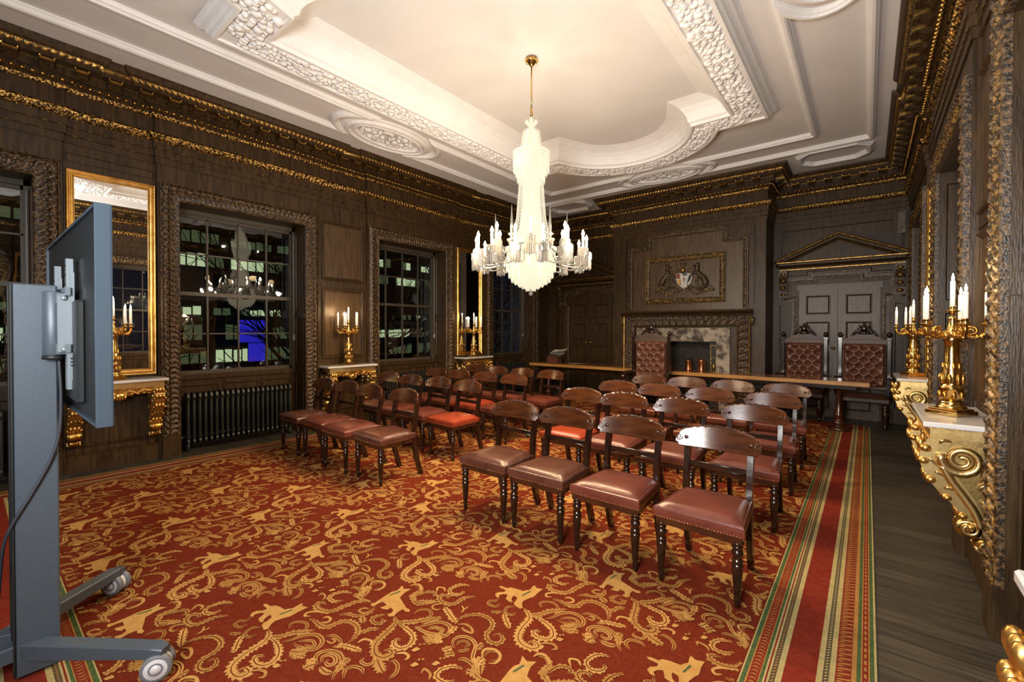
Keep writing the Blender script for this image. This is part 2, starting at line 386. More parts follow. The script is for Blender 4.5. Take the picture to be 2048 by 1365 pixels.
def side_wall(name, fn, sgn):
    b = mb('oak')
    def wb(u0, u1, v0, v1, h0, h1): p = fn(u0, v0, h0); q = fn(u1, v1, h1); b.box([min(i, j) for i, j in zip(p, q)], [max(i, j) for i, j in zip(p, q)])
    edges = [YN]
    for c in BAYS: edges += [c - .75, c + .75]
    edges.append(YF + .1)
    for k in range(0, len(edges), 2):
        if edges[k + 1] > edges[k]: wb(edges[k], edges[k + 1], 0, ZC + .1, -.45, -.04)
    for c in BAYS:
        y1 = min(c + .955, YF)
        wb(c - .955, c - .75, 0, ZH, -.04, 0); wb(c + .75, y1, 0, ZH, -.04, 0)
        wb(c - .955, y1, ZH, ZC + .1, -.0395, 0); wb(c - .75, c + .75, ZH, ZC + .1, -.45, -.04)
        wb(c - .75, c + .75, -.0, .90, -.45, -.31)      # apron behind the radiator
        wb(c - .75, c + .75, .86, .925, -.45, -.285)
        # raised panels on the apron
        for a0, a1 in ((-.68, -.24), (-.20, .24), (.28, .68)):
            b.sweep([(c + a0, .12), (c + a0, .80), (c + a1, .80), (c + a1, .12)], True, [(0, -.31), (0, -.296), (.018, -.296), (.022, -.303), (.03, -.31)], fn)
        # shutter panels on both reveals
        for sg in (-1, 1):
            e = c + sg * .75
            def rev(u, v, h, e=e, sg=sg): return fn(e - sg * h, v, u)
            for z0, z1 in ((.30, .86), (1.0, 1.68), (1.78, 2.90)):
                b.sweep([(-.27, z0), (-.27, z1), (-.04, z1), (-.04, z0)], True, [(0, 0), (0, .014), (.012, .014), (.018, .006), (.022, .0)], rev)
            b.sweep([(-.30, 1.70), (0, 1.70)], False, [(-.03, 0), (-.03, .02), (.03, .02), (.03, 0)], rev)
    # piers: skirting and dado lines, panel mouldings
    for c in BAYS[:]:
        pass
    for i, c in enumerate(PIERS):
        w = .40
        b.box(*[tuple(f(p, q) for p, q in zip(fn(c - .41, 0, -.04), fn(c + .41, .17, -.005))) for f in (min, max)])
        b.sweep([(c - .41, .17), (c + .41, .17)], False, [(0, -.005), (-.012, -.002), (-.03, -.03), (-.035, -.04)], fn)
        b.sweep([(c - .37, .26), (c - .37, .84), (c + .37, .84), (c + .37, .26)], True, [(0, -.04), (0, -.022), (.014, -.018), (.024, -.03), (.03, -.04)], fn)
        if i == 1:
            for z0, z1 in ((1.06, 2.12), (2.25, 3.14)):
                b.sweep([(c - .345, z0), (c - .345, z1), (c + .345, z1), (c + .345, z0)], True, [(-.004, -.04), (0, -.018), (.012, -.014), (.026, -.028), (.03, -.034), (.034, -.034), (.04, -.04)], fn)
            b.box(*[tuple(f(p, q) for p, q in zip(fn(c - .37, 2.15, -.04), fn(c + .37, 2.22, -.03))) for f in (min, max)])
        else:
            b.sweep([(c - .36, 3.22), (c - .36, 3.31), (c + .36, 3.31), (c + .36, 3.22)], True, [(0, -.04), (0, -.028), (.008, -.028), (.012, -.04)], fn)
    b.sweep([(YN, .17), (BAYS[0] - .96, .17)], False, [(0, -.005), (-.012, -.002), (-.035, -.04)], fn)
    # paler oak field in the pier panels, candle glow carried in its colour
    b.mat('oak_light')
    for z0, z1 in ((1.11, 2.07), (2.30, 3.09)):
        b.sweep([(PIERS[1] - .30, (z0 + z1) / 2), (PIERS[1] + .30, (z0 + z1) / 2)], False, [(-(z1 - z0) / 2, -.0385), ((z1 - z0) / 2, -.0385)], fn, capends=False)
    w = b.build(name); tag(w, 'dark oak panelled wall with projecting window bays and plain piers', kind='structure')
    # carved window architraves
    def acan(D, t):                            # leaf tips fanned along the border
        q = (D % .062) / .062
        return .016 + .026 * abs(sin(pi * (q + .45 * (t - .5) ** 2 * 4))) ** .7 * (1 - .55 * t) + .007 * abs(sin(5 * pi * (t + q)))
    def rope(D, t):                            # twisted ribbon guilloche
        x = (D % .075) / .075
        return .030 + .018 * abs(sin(pi * (x + (t - .5) * .8))) * sin(pi * t) + .012 * abs(sin(pi * (x - (t - .5) * .8) + .8)) * sin(pi * t)
    for i, c in enumerate(BAYS):
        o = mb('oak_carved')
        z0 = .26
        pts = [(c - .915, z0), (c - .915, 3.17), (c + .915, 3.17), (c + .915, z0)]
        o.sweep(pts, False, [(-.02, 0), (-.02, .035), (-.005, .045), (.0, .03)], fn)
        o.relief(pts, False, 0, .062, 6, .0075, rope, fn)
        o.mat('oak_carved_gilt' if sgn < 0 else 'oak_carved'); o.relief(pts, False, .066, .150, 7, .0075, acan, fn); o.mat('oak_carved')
        o.sweep(pts, False, [(.150, .0), (.150, .03), (.158, .034), (.168, .026), (.168, -.002)], fn)
        o.mat('gilt_old'); o.row(pts, False, .064, .040, .024, (.007, .004, .006), fn, 5, 3)
        o.mat('oak')
        for sg in (-1, 1):
            p = fn(c + sg * .93, 0, 0); q = fn(c + sg * .75, z0, .045); o.box([min(x, y) for x, y in zip(p, q)], [max(x, y) for x, y in zip(p, q)])
        o.build('architrave', w)
    return w
wl = side_wall('wall_left', left, 1)
wr = side_wall('wall_right', right, -1)

# far wall with chimney breast, near wall
b = mb('oak')
b.box((XL - .4, YF, 0), (XR + .4, YF + .25, ZC + .1))
for x0, x1 in ((XL, CHX0), (CHX1, XR)):
    b.box((x0, YF - .03, 0), (x1, YF, .18)); b.sweep([(x0, .18), (x1, .18)], False, [(0, .03), (-.02, .026), (-.04, 0)], far)
wf = b.build('wall_far'); tag(wf, 'dark oak panelled end wall behind the head table', kind='structure')
b = mb('oak')
FO0, FO1, FOZ = -3.46, -2.12, 1.31              # fireplace opening
b.box((CHX0, CHY, 0), (FO0, YF, ZC + .05)); b.box((FO1, CHY, 0), (CHX1, YF, ZC + .05)); b.box((FO0, CHY, FOZ), (FO1, YF, ZC + .05))
b.mat('brick_fire'); b.box((FO0, CHY + .42, 0), (FO1, CHY + .5, FOZ)); b.mat('iron')
o = b.build('chimney_breast', wf)
b = mb('oak'); b.box((XL - .4, YN - .2, 0), (XR + .4, YN, ZC + .1))
for x0 in (-6.2, -4.9, -3.6, -2.3, -1.0):
    for z0, z1 in ((.3, 1.0), (1.15, 3.2)):
        b.sweep([(x0, z0), (x0, z1), (x0 + 1.1, z1), (x0 + 1.1, z0)], True, [(0, 0), (0, .02), (.02, .02), (.04, 0)], lambda u, v, h: (u, YN + h, v))
tag(b.build('wall_near'), 'dark oak panelled wall behind the camera', kind='structure')

# ---------------------------------------------------------------- entablature round the whole room
def perim():
    P = [(XL - .04, YN)]
    for i, c in enumerate(BAYS):
        a0, a1 = c - .955, c + .955
        if i == 0: P += [(XL - .04, a0), (XL, a0), (XL, a1), (XL - .04, a1)]
        elif i == 3: P += [(XL - .04, a0), (XL, a0)]
        else: P += [(XL - .04, a0), (XL, a0), (XL, a1), (XL - .04, a1)]
    P += [(XL, YF), (CHX0, YF), (CHX0, CHY), (CHX1, CHY), (CHX1, YF), (XR, YF)]
    for i, c in reversed(list(enumerate(BAYS))):
        a0, a1 = c - .955, c + .955
        if i == 3: P += [(XR, a0), (XR + .04, a0)]
        else: P += [(XR + .04, a1), (XR, a1), (XR, a0), (XR + .04, a0)]
    P += [(XR + .04, YN)]
    return P
PER = perim()
b = mb('oak')
prof = [(0, 3.40), (.014, 3.40), (.014, 3.475), (.026, 3.48), (.026, 3.555), (.038, 3.56), (.038, 3.645), (.05, 3.65), (.02, 3.725), (.02, 3.905), (.04, 3.93),
        (.04, 3.955), (.085, 4.0), (.085, 4.02), (.12, 4.02), (.12, 4.10), (.255, 4.10), (.255, 4.145), (.268, 4.15), (.275, 4.17), (.30, 4.19), (.325, 4.225), (.33, 4.25)]
b.sweep(PER, True, prof, plan)
ent = b.build('trim_1'); tag(ent, 'dark oak entablature with gilded mouldings round the top of the walls', kind='structure')
g = mb('gilt_leaf')
def leafrow(D, t):
    q = (D % .05) / .05
    return 3.652 + .068 * (1 - t) if False else 0
# gilded leaf moulding at the foot of the frieze: alternating tongues
def strip_plan(mbx, path, closed, o0, o1, z0, z1, pitch, amp, nt=3, ds=.016):
    n = len(path); nor = mitres(path, closed); D = 0
    for i in range(n if closed else n - 1):
        j = (i + 1) % n; A = path[i]; B = path[j]; L = sqrt((A[0] - B[0]) ** 2 + (A[1] - B[1]) ** 2)
        m_ = max(1, int(L / ds)); vs = []
        for a in range(m_ + 1):
            t = a / m_
            for c in range(nt + 1):
                w = c / nt; q = abs(sin(pi * (L * t) / pitch))
                o = o0 + (o1 - o0) * w + amp * q * sin(pi * min(1, w * 1.3)); z = z0 + (z1 - z0) * w
                vs.append(((A[0] + nor[i][0] * o) * (1 - t) + (B[0] + nor[j][0] * o) * t, (A[1] + nor[i][1] * o) * (1 - t) + (B[1] + nor[j][1] * o) * t, z - (amp * .6 * q if c == 0 else 0)))
        mbx.add(vs, [(a * (nt + 1) + c, a * (nt + 1) + c + 1, (a + 1) * (nt + 1) + c + 1, (a + 1) * (nt + 1) + c) for a in range(m_) for c in range(nt)], True)
strip_plan(g, PER, True, .040, .080, 3.652, 3.715, .050, .026, 4, .0085)
g.sweep(PER, True, [(.085, 3.715), (.095, 3.72), (.09, 3.727), (.02, 3.727)], plan)
strip_plan(g, PER, True, .030, .050, 3.918, 3.950, .036, .016, 3, .009)
g.build('gilded_leaf_moulding', ent)
g = mb('gilt_old'); 
strip_plan(g, PER, True, .258, .280, 4.148, 4.180, .045, .020, 3, .009)
g.sweep(PER, True, [(.122, 4.094), (.128, 4.094), (.128, 4.099), (.122, 4.099)], plan)
for z, o_ in ((3.477, .026), (3.557, .038)): g.row(PER, True, o_ + .003, z, .11, (.038, .0035, .0035), plan, 4, 3)
g.build('gilded_bead_moulding', ent)
g = mb('gilt'); g.row(PER, True, .098, 3.985, .066, (.0165, .016, .02), plan, 6, 4)
g.mat('gilt_old'); nP = []
g.row([(p[0], p[1]) for p in PER], True, .088, 3.988, .022, (.003, .012, .018), plan, 4, 3)
g.build('gilded_egg_moulding', ent)
# modillions
mo = mb('oak_carved_gilt'); nor = mitres(PER, True)
for i in range(len(PER)):
    j = (i + 1) % len(PER); A = Vector(PER[i]); Bp = Vector(PER[j]); L = (Bp - A).length
    if L < .3: continue
    d = (Bp - A) / L; nr = Vector((d.y, -d.x)); c_ = max(1, round((L + .1) / .262))
    for q in range(c_):
        p = A + d * (L * (q + .5) / c_)
        def mf(u, v, h, p=p, d=d, nr=nr): w = p + nr * u + d * h; return (w.x, w.y, v)
        mo.mat('oak')
        mo.prism([(.12, 4.035), (.14, 4.03), (.17, 4.045), (.20, 4.062), (.225, 4.06), (.24, 4.07), (.245, 4.085), (.235, 4.1), (.12, 4.1)], mf, -.05, .05)
        mo.mat('gilt')
        for hh in (-.054, .046):
            mo.prism([(.12, 4.088), (.245, 4.088), (.25, 4.1), (.12, 4.1)], mf, hh, hh + .008)
        mo.prism([(.244, 4.066), (.252, 4.07), (.252, 4.084), (.244, 4.088)], mf, -.05, .05)
mo.build('modillion_row', ent)

# ---------------------------------------------------------------- ceiling
RIB = []                                         # centre line of the great rib, clockwise seen from above
hx, hy, ah, R_, sag = 1.64, 2.22, 1.12, 0, .82
R_ = (ah * ah + sag * sag) / (2 * sag); th = math.asin(ah / R_) if sag < ah else pi - math.asin(ah / R_)
def arc(cx, cy, ys):
    out = []
    for i in range(25):
        a = -th + 2 * th * i / 24
        out.append((cx + R_ * sin(a), cy + ys * (R_ * cos(a) - (R_ - sag))))
    return out
RIB = [(MXc - hx, MYc - hy), (MXc - hx, MYc + hy)] + arc(MXc, MYc + hy, 1) + [(MXc + hx, MYc + hy), (MXc + hx, MYc - hy)] + [(2 * MXc - x, y) for x, y in arc(MXc, MYc - hy, -1)]
zc2 = 4.38
nrm = mitres(RIB, True)
hole = [(p[0] - n_[0] * -.20 , p[1] - n_[1] * -.20) for p, n_ in zip(RIB, nrm)]   # .20 inside
bm = bmesh.new()
def loop(pts, z):
    vs = [bm.verts.new((x, y, z)) for x, y in pts]; return [bm.edges.new((vs[i], vs[(i + 1) % len(vs)])) for i in range(len(vs))]
E_ = loop([(XL - .4, YN - .2), (XR + .4, YN - .2), (XR + .4, YF + .3), (XL - .4, YF + .3)], ZC) + loop(hole, ZC)
bmesh.ops.triangle_fill(bm, edges=E_, use_beauty=True)
me = bpy.data.meshes.new('ceiling'); bm.to_mesh(me); bm.free(); me.materials.append(MT['plaster'])
ceil = bpy.data.objects.new('ceiling', me); COL.objects.link(ceil); tag(ceil, 'off-white plaster ceiling with raised ornamental ribs', kind='structure')
b = mb('plaster'); b.box((MXc - 2.2, MYc - 3.6, zc2), (MXc + 2.2, MYc + 3.6, zc2 + .05)); b.build('ceiling_field', ceil)
b = mb('plaster_white')
b.sweep(RIB, True, [(-.30, ZC), (-.28, 4.235), (-.265, 4.205), (-.225, 4.185), (-.215, 4.15), (-.19, 4.14), (-.185, 4.115), (-.155, 4.115), (-.15, 4.135)], plan)
b.sweep(RIB, True, [(-.15, 4.135), (.13, 4.135)], plan)
b.sweep(RIB, True, [(.13, 4.135), (.135, 4.115), (.165, 4.115), (.17, 4.15), (.20, 4.165), (.215, 4.22), (.25, 4.27), (.31, 4.32), (.40, 4.36), (.46, zc2)], plan)
b.build('ceiling_rib', ceil)
# fruit and flower garland in high relief along the rib
b = mb('plaster_white')
L_ = 0
for i in range(len(RIB)):
    j = (i + 1) % len(RIB); A = Vector(RIB[i]); Bq = Vector(RIB[j]); L = (Bq - A).length; d = (Bq - A) / max(L, 1e-6); nr = Vector((d.y, -d.x))
    k = max(1, int(L / .031))
    for q in range(k):
        for c in range(4):
            p = A + d * (L * (q + random.random()) / k) + nr * (-.01 + (c - 1.5) * .062 + random.uniform(-.02, .02))
            r = random.choice((.020, .026, .032, .038)) * (1.15 if int((L_ + q * .031) / .38) % 2 else .9)
            b.ball((p.x, p.y, 4.132), (r * random.uniform(.7, 1.3), r * random.uniform(.7, 1.3), r * .85), 6, 4)
    L_ += L
b.build('fruit_garland', ceil)
# flat frames between rib and cornice: one L-shaped panel at each corner, ends curved round the medallions
fp = [(-.05, ZC), (-.05, 4.235), (-.038, 4.228), (-.028, 4.202), (-.012, 4.192), (.012, 4.192), (.016, 4.205), (.038, 4.215), (.042, 4.235), (.05, 4.24), (.05, ZC)]
b = mb('plaster_white')
X1, X2, Y1, Y2, rs, rf = 2.20, 2.82, 3.62, 4.17, .86, .80
for sx in (1, -1):
    for sy in (1, -1):
        a1 = math.asin(min(1, 0)) 
        def q(x, y): return (MXc + sx * x, MYc + sy * y)
        side = [(X1 + (X2 - X1) * i / 10, .56 + .25 * (1 - abs(2 * i / 10 - 1) ** 2.2)) for i in range(11)]
        topc = [(.56 + .25 * (1 - abs(2 * t - 1) ** 2.2), Y2 + (Y1 - Y2) * t) for t in [i / 10 for i in range(11)]]
        poly = [q(x, y) for x, y in side] + [q(X2, Y2)] + [q(x, y) for x, y in topc] + [q(X1, Y1)]
        b.sweep(poly, True, fp, plan)
        # elongated octagons in the corners beyond the frames
        ox0, ox1, oy0, oy1, ch = 1.93, 2.80, 4.30, 4.95, .17
        po = [(ox0 + ch * .9, oy0), (ox1 - ch * .9, oy0), (ox1, oy0 + ch), (ox1, oy1 - ch), (ox1 - ch * .9, oy1), (ox0 + ch * .9, oy1), (ox0, oy1 - ch), (ox0, oy0 + ch)]
        if sy > 0: b.sweep([q(x, y) for x, y in po], True, fp, plan)
b.build('ceiling_frames', ceil)
b = mb('gilt_old')
b.mat('plaster_white')
def ell(cx, cy, rx, ry, n=32): return [(cx + rx * cos(-2 * pi * i / n), cy + ry * sin(-2 * pi * i / n)) for i in range(n)]
for cx, cy, rx, ry in ((MXc - 2.55, MYc, .33, .60), (MXc + 2.55, MYc, .33, .60), (MXc, MYc + 3.93, .60, .30), (MXc, MYc - 3.93, .60, .30)):
    b.sweep(ell(cx, cy, rx, ry), True, [(-.10, ZC), (-.085, 4.235), (-.05, 4.225), (-.03, 4.195), (.0, 4.19), (.02, 4.21), (.05, 4.225), (.06, 4.20), (.085, 4.20), (.10, ZC)], plan, smooth=False)
    for q_ in range(90):
        a = random.random() * 2 * pi; r = sqrt(random.random()) * .86
        s_ = random.choice((.024, .032, .042)); b.ball((cx + rx * .82 * r * cos(a), cy + ry * .86 * r * sin(a), ZC - .012), (s_ * random.uniform(.7, 1.4), s_ * random.uniform(.7, 1.4), s_ * .8), 6, 4)
b.build('oval_medallion', ceil)

# ---------------------------------------------------------------- windows
def window(n, fn, c, lab):
    root = empty('window_%d' % n, fn(c, .925, -.34)); tag(root, lab, kind='structure')
    inv = Vector(root.location)
    def fl(u, v, h): p = fn(u, v, h); return (p[0] - inv.x, p[1] - inv.y, p[2] - inv.z)
    f = mb('sash_paint'); z0, z1 = .925, 2.957; y0, y1 = c - .725, c + .725
    def bar(u0, u1, v0, v1, h0=-.365, h1=-.335):
        p = fl(u0, v0, h0); q = fl(u1, v1, h1); f.box([min(a, b_) for a, b_ in zip(p, q)], [max(a, b_) for a, b_ in zip(p, q)])
    bar(c - .75, y0 + .02, .925, 3.0, -.40, -.30); bar(y1 - .02, c + .75, .925, 3.0, -.40, -.30); bar(c - .75, c + .75, z1 - .01, 3.0, -.40, -.30)
    bar(y0, y1, z0, z0 + .045); bar(y0, y1, z1 - .05, z1); bar(y0, y0 + .04, z0, z1); bar(y1 - .04, y1, z0, z1)
    bar(y0, y1, 1.925, 1.972, -.372, -.328)
    f.build('sash_frame', root)
    f = mb('sash_paint')
    for k in (1, 2, 3): u = y0 + (y1 - y0) * k / 4; bar(u - .009, u + .009, z0 + .03, z1 - .03)
    for z in (1.44, 2.455): bar(y0, y1, z - .009, z + .009)
    f.build('glazing_bars', root)
    f = mb('window_glass'); f.sweep([(y0, (z0 + z1) / 2), (y1, (z0 + z1) / 2)], False, [(-(z1 - z0) / 2, -.352), ((z1 - z0) / 2, -.352)], fl, capends=False); f.build('glass', root)
    f = mb('cord'); f.tube([fl(y1 - .0, 2.9, -.29), fl(y1 - .0, 1.42, -.29)], .004, 5); f.lathe([(.003, 0), (.011, -.02), (.012, -.07), (.004, -.09)], 6, fl(y1, 1.42, -.29)); f.build('sash_cord', root)
    return root
k = 0
for i, c in enumerate(BAYS):
    window(k + 1, left, c, ['tall sash window at the near end of the left wall', 'large sixteen-pane sash window right of the gilt mirror by the screen', 'sixteen-pane sash window between the candelabrum pier and the far mirror', 'sash window at the far end of the left wall'][i]); k += 1
for i, c in enumerate(BAYS):
    window(k + 1, right, c, ['sash window nearest the camera on the right wall', 'sash window between the two near consoles on the right wall', 'sash window between the right-hand candelabra', 'sash window at the far end of the right wall'][i]); k += 1

# ---------------------------------------------------------------- doors on the far wall
def door(n, cx, lab):
    root = empty('door_%d' % n, (cx, YF, 0)); tag(root, lab, kind='structure')
    def fl(u, v, h): return (u, -h, v)
    for sg in (-1, 1):
        b = mb('oak_light' if n == 2 else 'oak'); x0, x1 = (.004, .56) if sg > 0 else (-.56, -.004)
        b.box((x0, -.035, .01), (x1, 0, 2.24))
        for z0, z1 in ((.16, .72), (.84, 1.40), (1.24, 1.24), (1.50, 1.86), (1.60, 2.12)):
            pass
        for z0, z1 in ((.14, .62), (.74, 1.14), (1.26, 1.66), (1.78, 2.12)):
            b.mat('oak'); b.sweep([(x0 + .10, z0), (x0 + .10, z1), (x1 - .10, z1), (x1 - .10, z0)], True, [(0, .035), (0, .056), (.016, .056), (.03, .040), (.034, .036)], fl)
        lf = b.build('door_leaf', root)
        h = mb('brass'); h.ball((sg * .055, -.085, 1.20), .028, 8, 6); h.lathe([(.012, 0), (.012, .05)], 8, (sg * .055, -.085, 1.20), 'y'); h.build('door_knob', lf)
    # eared architrave
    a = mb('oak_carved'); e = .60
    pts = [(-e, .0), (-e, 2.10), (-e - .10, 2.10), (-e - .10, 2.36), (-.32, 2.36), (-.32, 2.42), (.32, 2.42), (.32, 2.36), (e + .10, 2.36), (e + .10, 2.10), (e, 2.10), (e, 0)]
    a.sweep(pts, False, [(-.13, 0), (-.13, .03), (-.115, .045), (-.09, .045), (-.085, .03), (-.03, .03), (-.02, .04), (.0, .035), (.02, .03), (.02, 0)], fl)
    a.mat('gilt_old'); a.row(pts, False, -.103, .046, .03, (.009, .006, .006), fl, 5, 3)
    a.build('door_architrave', root)
    a = mb('oak_light' if n == 2 else 'oak'); a.sweep([(-.59, 2.27), (.59, 2.27)], False, [(-.04, 0), (-.04, .032), (.06, .032), (.06, 0)], fl); a.build('door_head', root)
    # side consoles and pediment
    for sg in (-1, 1):
        a = mb('oak_carved')
        def cf(u, v, h, sg=sg): return (sg * .80 + h, -u, v)
        a.prism([(0, 2.05), (.03, 2.05), (.05, 2.09), (.06, 2.2), (.10, 2.35), (.16, 2.48), (.17, 2.58), (0, 2.58)], cf, -.065, .065)
        a.mat('gilt_old')
        for q in range(4): a.ball((sg * .80, -.07 - .03 * q, 2.15 + .12 * q), (.05, .03, .03), 6, 4)
        a.build('console_bracket', root)
        a = mb('oak'); a.box((sg * .80 - .09, -.04, 0), (sg * .80 + .09, 0, 2.05)); a.sweep([(sg * .80 - .055, .25), (sg * .80 - .055, 1.95), (sg * .80 + .055, 1.95), (sg * .80 + .055, .25)], True, [(0, .04), (0, .05), (.01, .05), (.014, .04)], fl); a.build('pilaster', root)
    p = mb('oak'); W = .94
    p.sweep([(-W + .08, 2.60), (W - .08, 2.60)], False, [(.02, 0), (.02, .13), (-.02, .14), (-.04, .18), (-.055, .22), (-.09, .22), (-.10, .26), (-.12, .27), (-.12, 0)], fl)
    p.prism([(-W + .1, 2.72), (W - .1, 2.72), (0, 3.10)], fl, 0, .09)
    for sg in (-1, 1):
        pts = [(sg * W, 2.715), (0, 3.13)] if sg < 0 else [(0, 3.13), (sg * W, 2.715)]
        p.sweep(pts, False, [(.08, 0), (.08, .13), (.05, .15), (.045, .20), (.01, .21), (.0, .26), (-.03, .275), (-.03, 0)], fl)
    p.mat('gilt_old')
    p.row([(-W + .1, 2.66), (W - .1, 2.66)], False, 0, .225, .035, (.012, .008, .008), fl, 5, 3)
    for a0, a1 in (((-W + .05, 2.74), (0, 3.14)), ((0, 3.14), (W - .05, 2.74))):
        p.row([a0, a1], False, .045, .205, .035, (.012, .008, .008), fl, 5, 3)
        p.sweep([a0, a1], False, [(.004, .262), (.008, .266), (-.006, .272), (-.01, .268)], fl)
        p.sweep([a0, a1], False, [(.084, .13), (.09, .134), (.084, .138)], fl)
    p.sweep([(-W + .06, 2.70), (W - .06, 2.70)], False, [(.0, .262), (.003, .27), (-.01, .272)], fl)
    p.sweep([(-W + .08, 2.60), (W - .08, 2.60)], False, [(.02, .13), (.022, .138), (.006, .138)], fl)
    p.build('pediment', root)
    p = mb('oak'); p.sweep([(-.86, 2.86), (-.86, 3.32), (.86, 3.32), (.86, 2.86)], True, [(0, 0), (0, .018), (.015, .018), (.025, 0)], fl); p.build('upper_panel', root)
    return root
door(1, -5.18, 'dark oak double door with pediment left of the fireplace')
door(2, -.40, 'dark oak double door with pediment behind the two thrones')
# angled slice of panel and tall mouldings in the far left corner and beside the breast
b = mb('oak')
for x in (-6.15, -1.28, .36):
    b.box((x - .05, YF - .05, .18), (x + .05, YF, 3.4))
b.mat('oak_carved'); b.box((.36, YF - .10, 3.05), (.46, YF, 3.40))
b.build('wall_pilasters', wf)

# ---------------------------------------------------------------- outside at night
b = mb('night_stone'); b.box((-30, -12, -4), (-29, 30, 16))
bld = b; 
for zf in (-2.5, .8, 4.2, 7.6):
    b.mat('night_stone')
    for y in range(-11, 30, 3):
        pass
rnd = random.Random(8)
for zf, zh in ((-1.6, .7), (-.4, .9), (.9, .9), (2.3, .5), (5.0, .8), (6.3, .7)):
    y = -10.
    while y < 29:
        w = rnd.choice((1.2, 1.8, 2.6)); m_ = rnd.choice(('lit_room', 'lit_room', 'lit_dim', 'lit_dim', 'night_stone', 'lit_white' if zf in (1.0, 5.9) else 'lit_dim'))
        hh_ = zh * rnd.uniform(.7, 1); yy = y
        while yy < y + w * .85 - .1:
            b.mat(m_ if rnd.random() < .8 else 'lit_dim'); b.box((-28.98, yy, zf), (-28.9, yy + .36, zf + hh_ * rnd.uniform(.8, 1))); yy += .46
        y += w + rnd.choice((0, .25, .8))
bo = b.build('office_building'); tag(bo, 'office building with lit windows across the street at night', 'building')
b = mb('lit_blue'); b.box((-24.0, 8.5, .85), (-23.8, 9.6, 1.95)); b.box((-24, 8.9, -.1), (-23.8, 9.6, .80)); b.mat('night_stone'); b.box((-24.1, 8.9, -4.0), (-24.0, 9.1, 1.9))
tag(b.build('blue_light_box'), 'glowing blue light box outside the large window', 'light')
for (tx, ty, s_, sd) in ((-12.0, .6, .8, 1), (-12.5, 5.6, .95, 2), (-19.5, 10.5, 1.05, 3), (-13.5, 17.0, .95, 4), (-19, 24.5, 1.1, 5)):
    rn = random.Random(sd); t = mb('bark')
    def branch(p, d, L, r, depth):
        pts = [p]; q = Vector(p); dd = Vector(d)
        for _ in range(4):
            dd = (dd + Vector((rn.uniform(-.25, .25), rn.uniform(-.32, .32), rn.uniform(-.15, .22)))).normalized(); q = q + dd * (L / 4); pts.append(tuple(q))
        t.tube(pts, [r * (1 - .13 * i) for i in range(5)], 5, True, False)
        if depth:
            for _ in range(5 if depth > 1 else 4):
                k_ = rn.randint(1, 4); nd = (dd + Vector((rn.uniform(-.8, .8), rn.uniform(-1.1, 1.1), rn.uniform(-.3, .7)))).normalized()
                branch(pts[k_], nd, L * rn.uniform(.55, .8), r * .5, depth - 1)
    branch((tx, ty, -4), (0, 0, 1), 4.6 * s_, .22 * s_, 4)
    tag(t.build('bare_tree'), ['bare dark tree outside the window nearest the camera on the left', 'bare dark tree outside the large sixteen-pane window', 'bare dark tree outside the second window', 'bare dark tree beyond the far left window', 'bare dark tree furthest along the street'][sd - 1], 'tree', 'bare trees outside the windows')
b = mb('night_stone'); b.box((-30, -12, -4.2), (-7.2, 30, -4)); tag(b.build('street_ground'), 'dark street below the windows', kind='structure')
# ================================================================ CARPET
ZT = .007
CX0, CX1, CY0, CY1 = -6.15, .047, -.11, 8.82
FX0, FX1, FY0, FY1 = -5.80, -.418, .358, 8.48
crp = empty('carpet', ((CX0 + CX1) / 2, (CY0 + CY1) / 2, 0)); tag(crp, 'large red carpet with gold scrolls, roses and running animals and striped border', 'carpet')
CO = Vector((-crp.location.x, -crp.location.y, 0))
def cfn(u, v, h): return (u + CO.x, v + CO.y, h)
b = mb('carpet_red'); b.box(cfn(CX0, CY0, .0005), cfn(CX1, 8.50, ZT)); b.box(cfn(-1.30, 8.50, .0005), cfn(CX1, CY1, ZT)); b.build('carpet_ground', crp)
b = mb()
R_in = [(FX1, FY1), (FX1, FY0), (FX0 + 0, FY0), (FX0, FY1)]
BW = .465
bands = [('carpet_khaki', .006), ('carpet_green', .018), ('carpet_gold', .006), ('carpet_stripe', .039), ('carpet_gold', .004), ('carpet_green', .012), ('carpet_khaki', .007), ('carpet_stripe', .007),
         ('carpet_khaki', .008), ('carpet_dark', .021), ('carpet_khaki', .022), ('carpet_stripe', .118), ('carpet_khaki', .022), ('carpet_dark', .022), ('carpet_khaki', .021), ('carpet_stripe', .057), ('carpet_gold', .018),
         ('carpet_green', .015), ('carpet_gold', .005), ('carpet_stripe', .022), ('carpet_gold', .005), ('carpet_green', .016), ('carpet_khaki', .009)]
tot = sum(w for _, w in bands)
def bfn(u, v, h): return cfn(u, v, ZT + .0006)
sx = (FX0 - CX0) / BW
o_ = 0; band_at = []
for nm, w_ in bands:
    w_ = w_ * BW / tot; b.mat(nm)
    def rect(o): return [(FX1 + o, CY1), (FX1 + o, FY0 - o), (FX0 - o * sx, FY0 - o), (FX0 - o * sx, 8.50)]
    A = rect(o_); B_ = rect(o_ + w_)
    for i in range(3):
        j = (i + 1) % 4; b.add([bfn(*A[i], 0), bfn(*A[j], 0), bfn(*B_[j], 0), bfn(*B_[i], 0)], [(0, 1, 2, 3)])
    band_at.append((nm, o_, o_ + w_)); o_ += w_
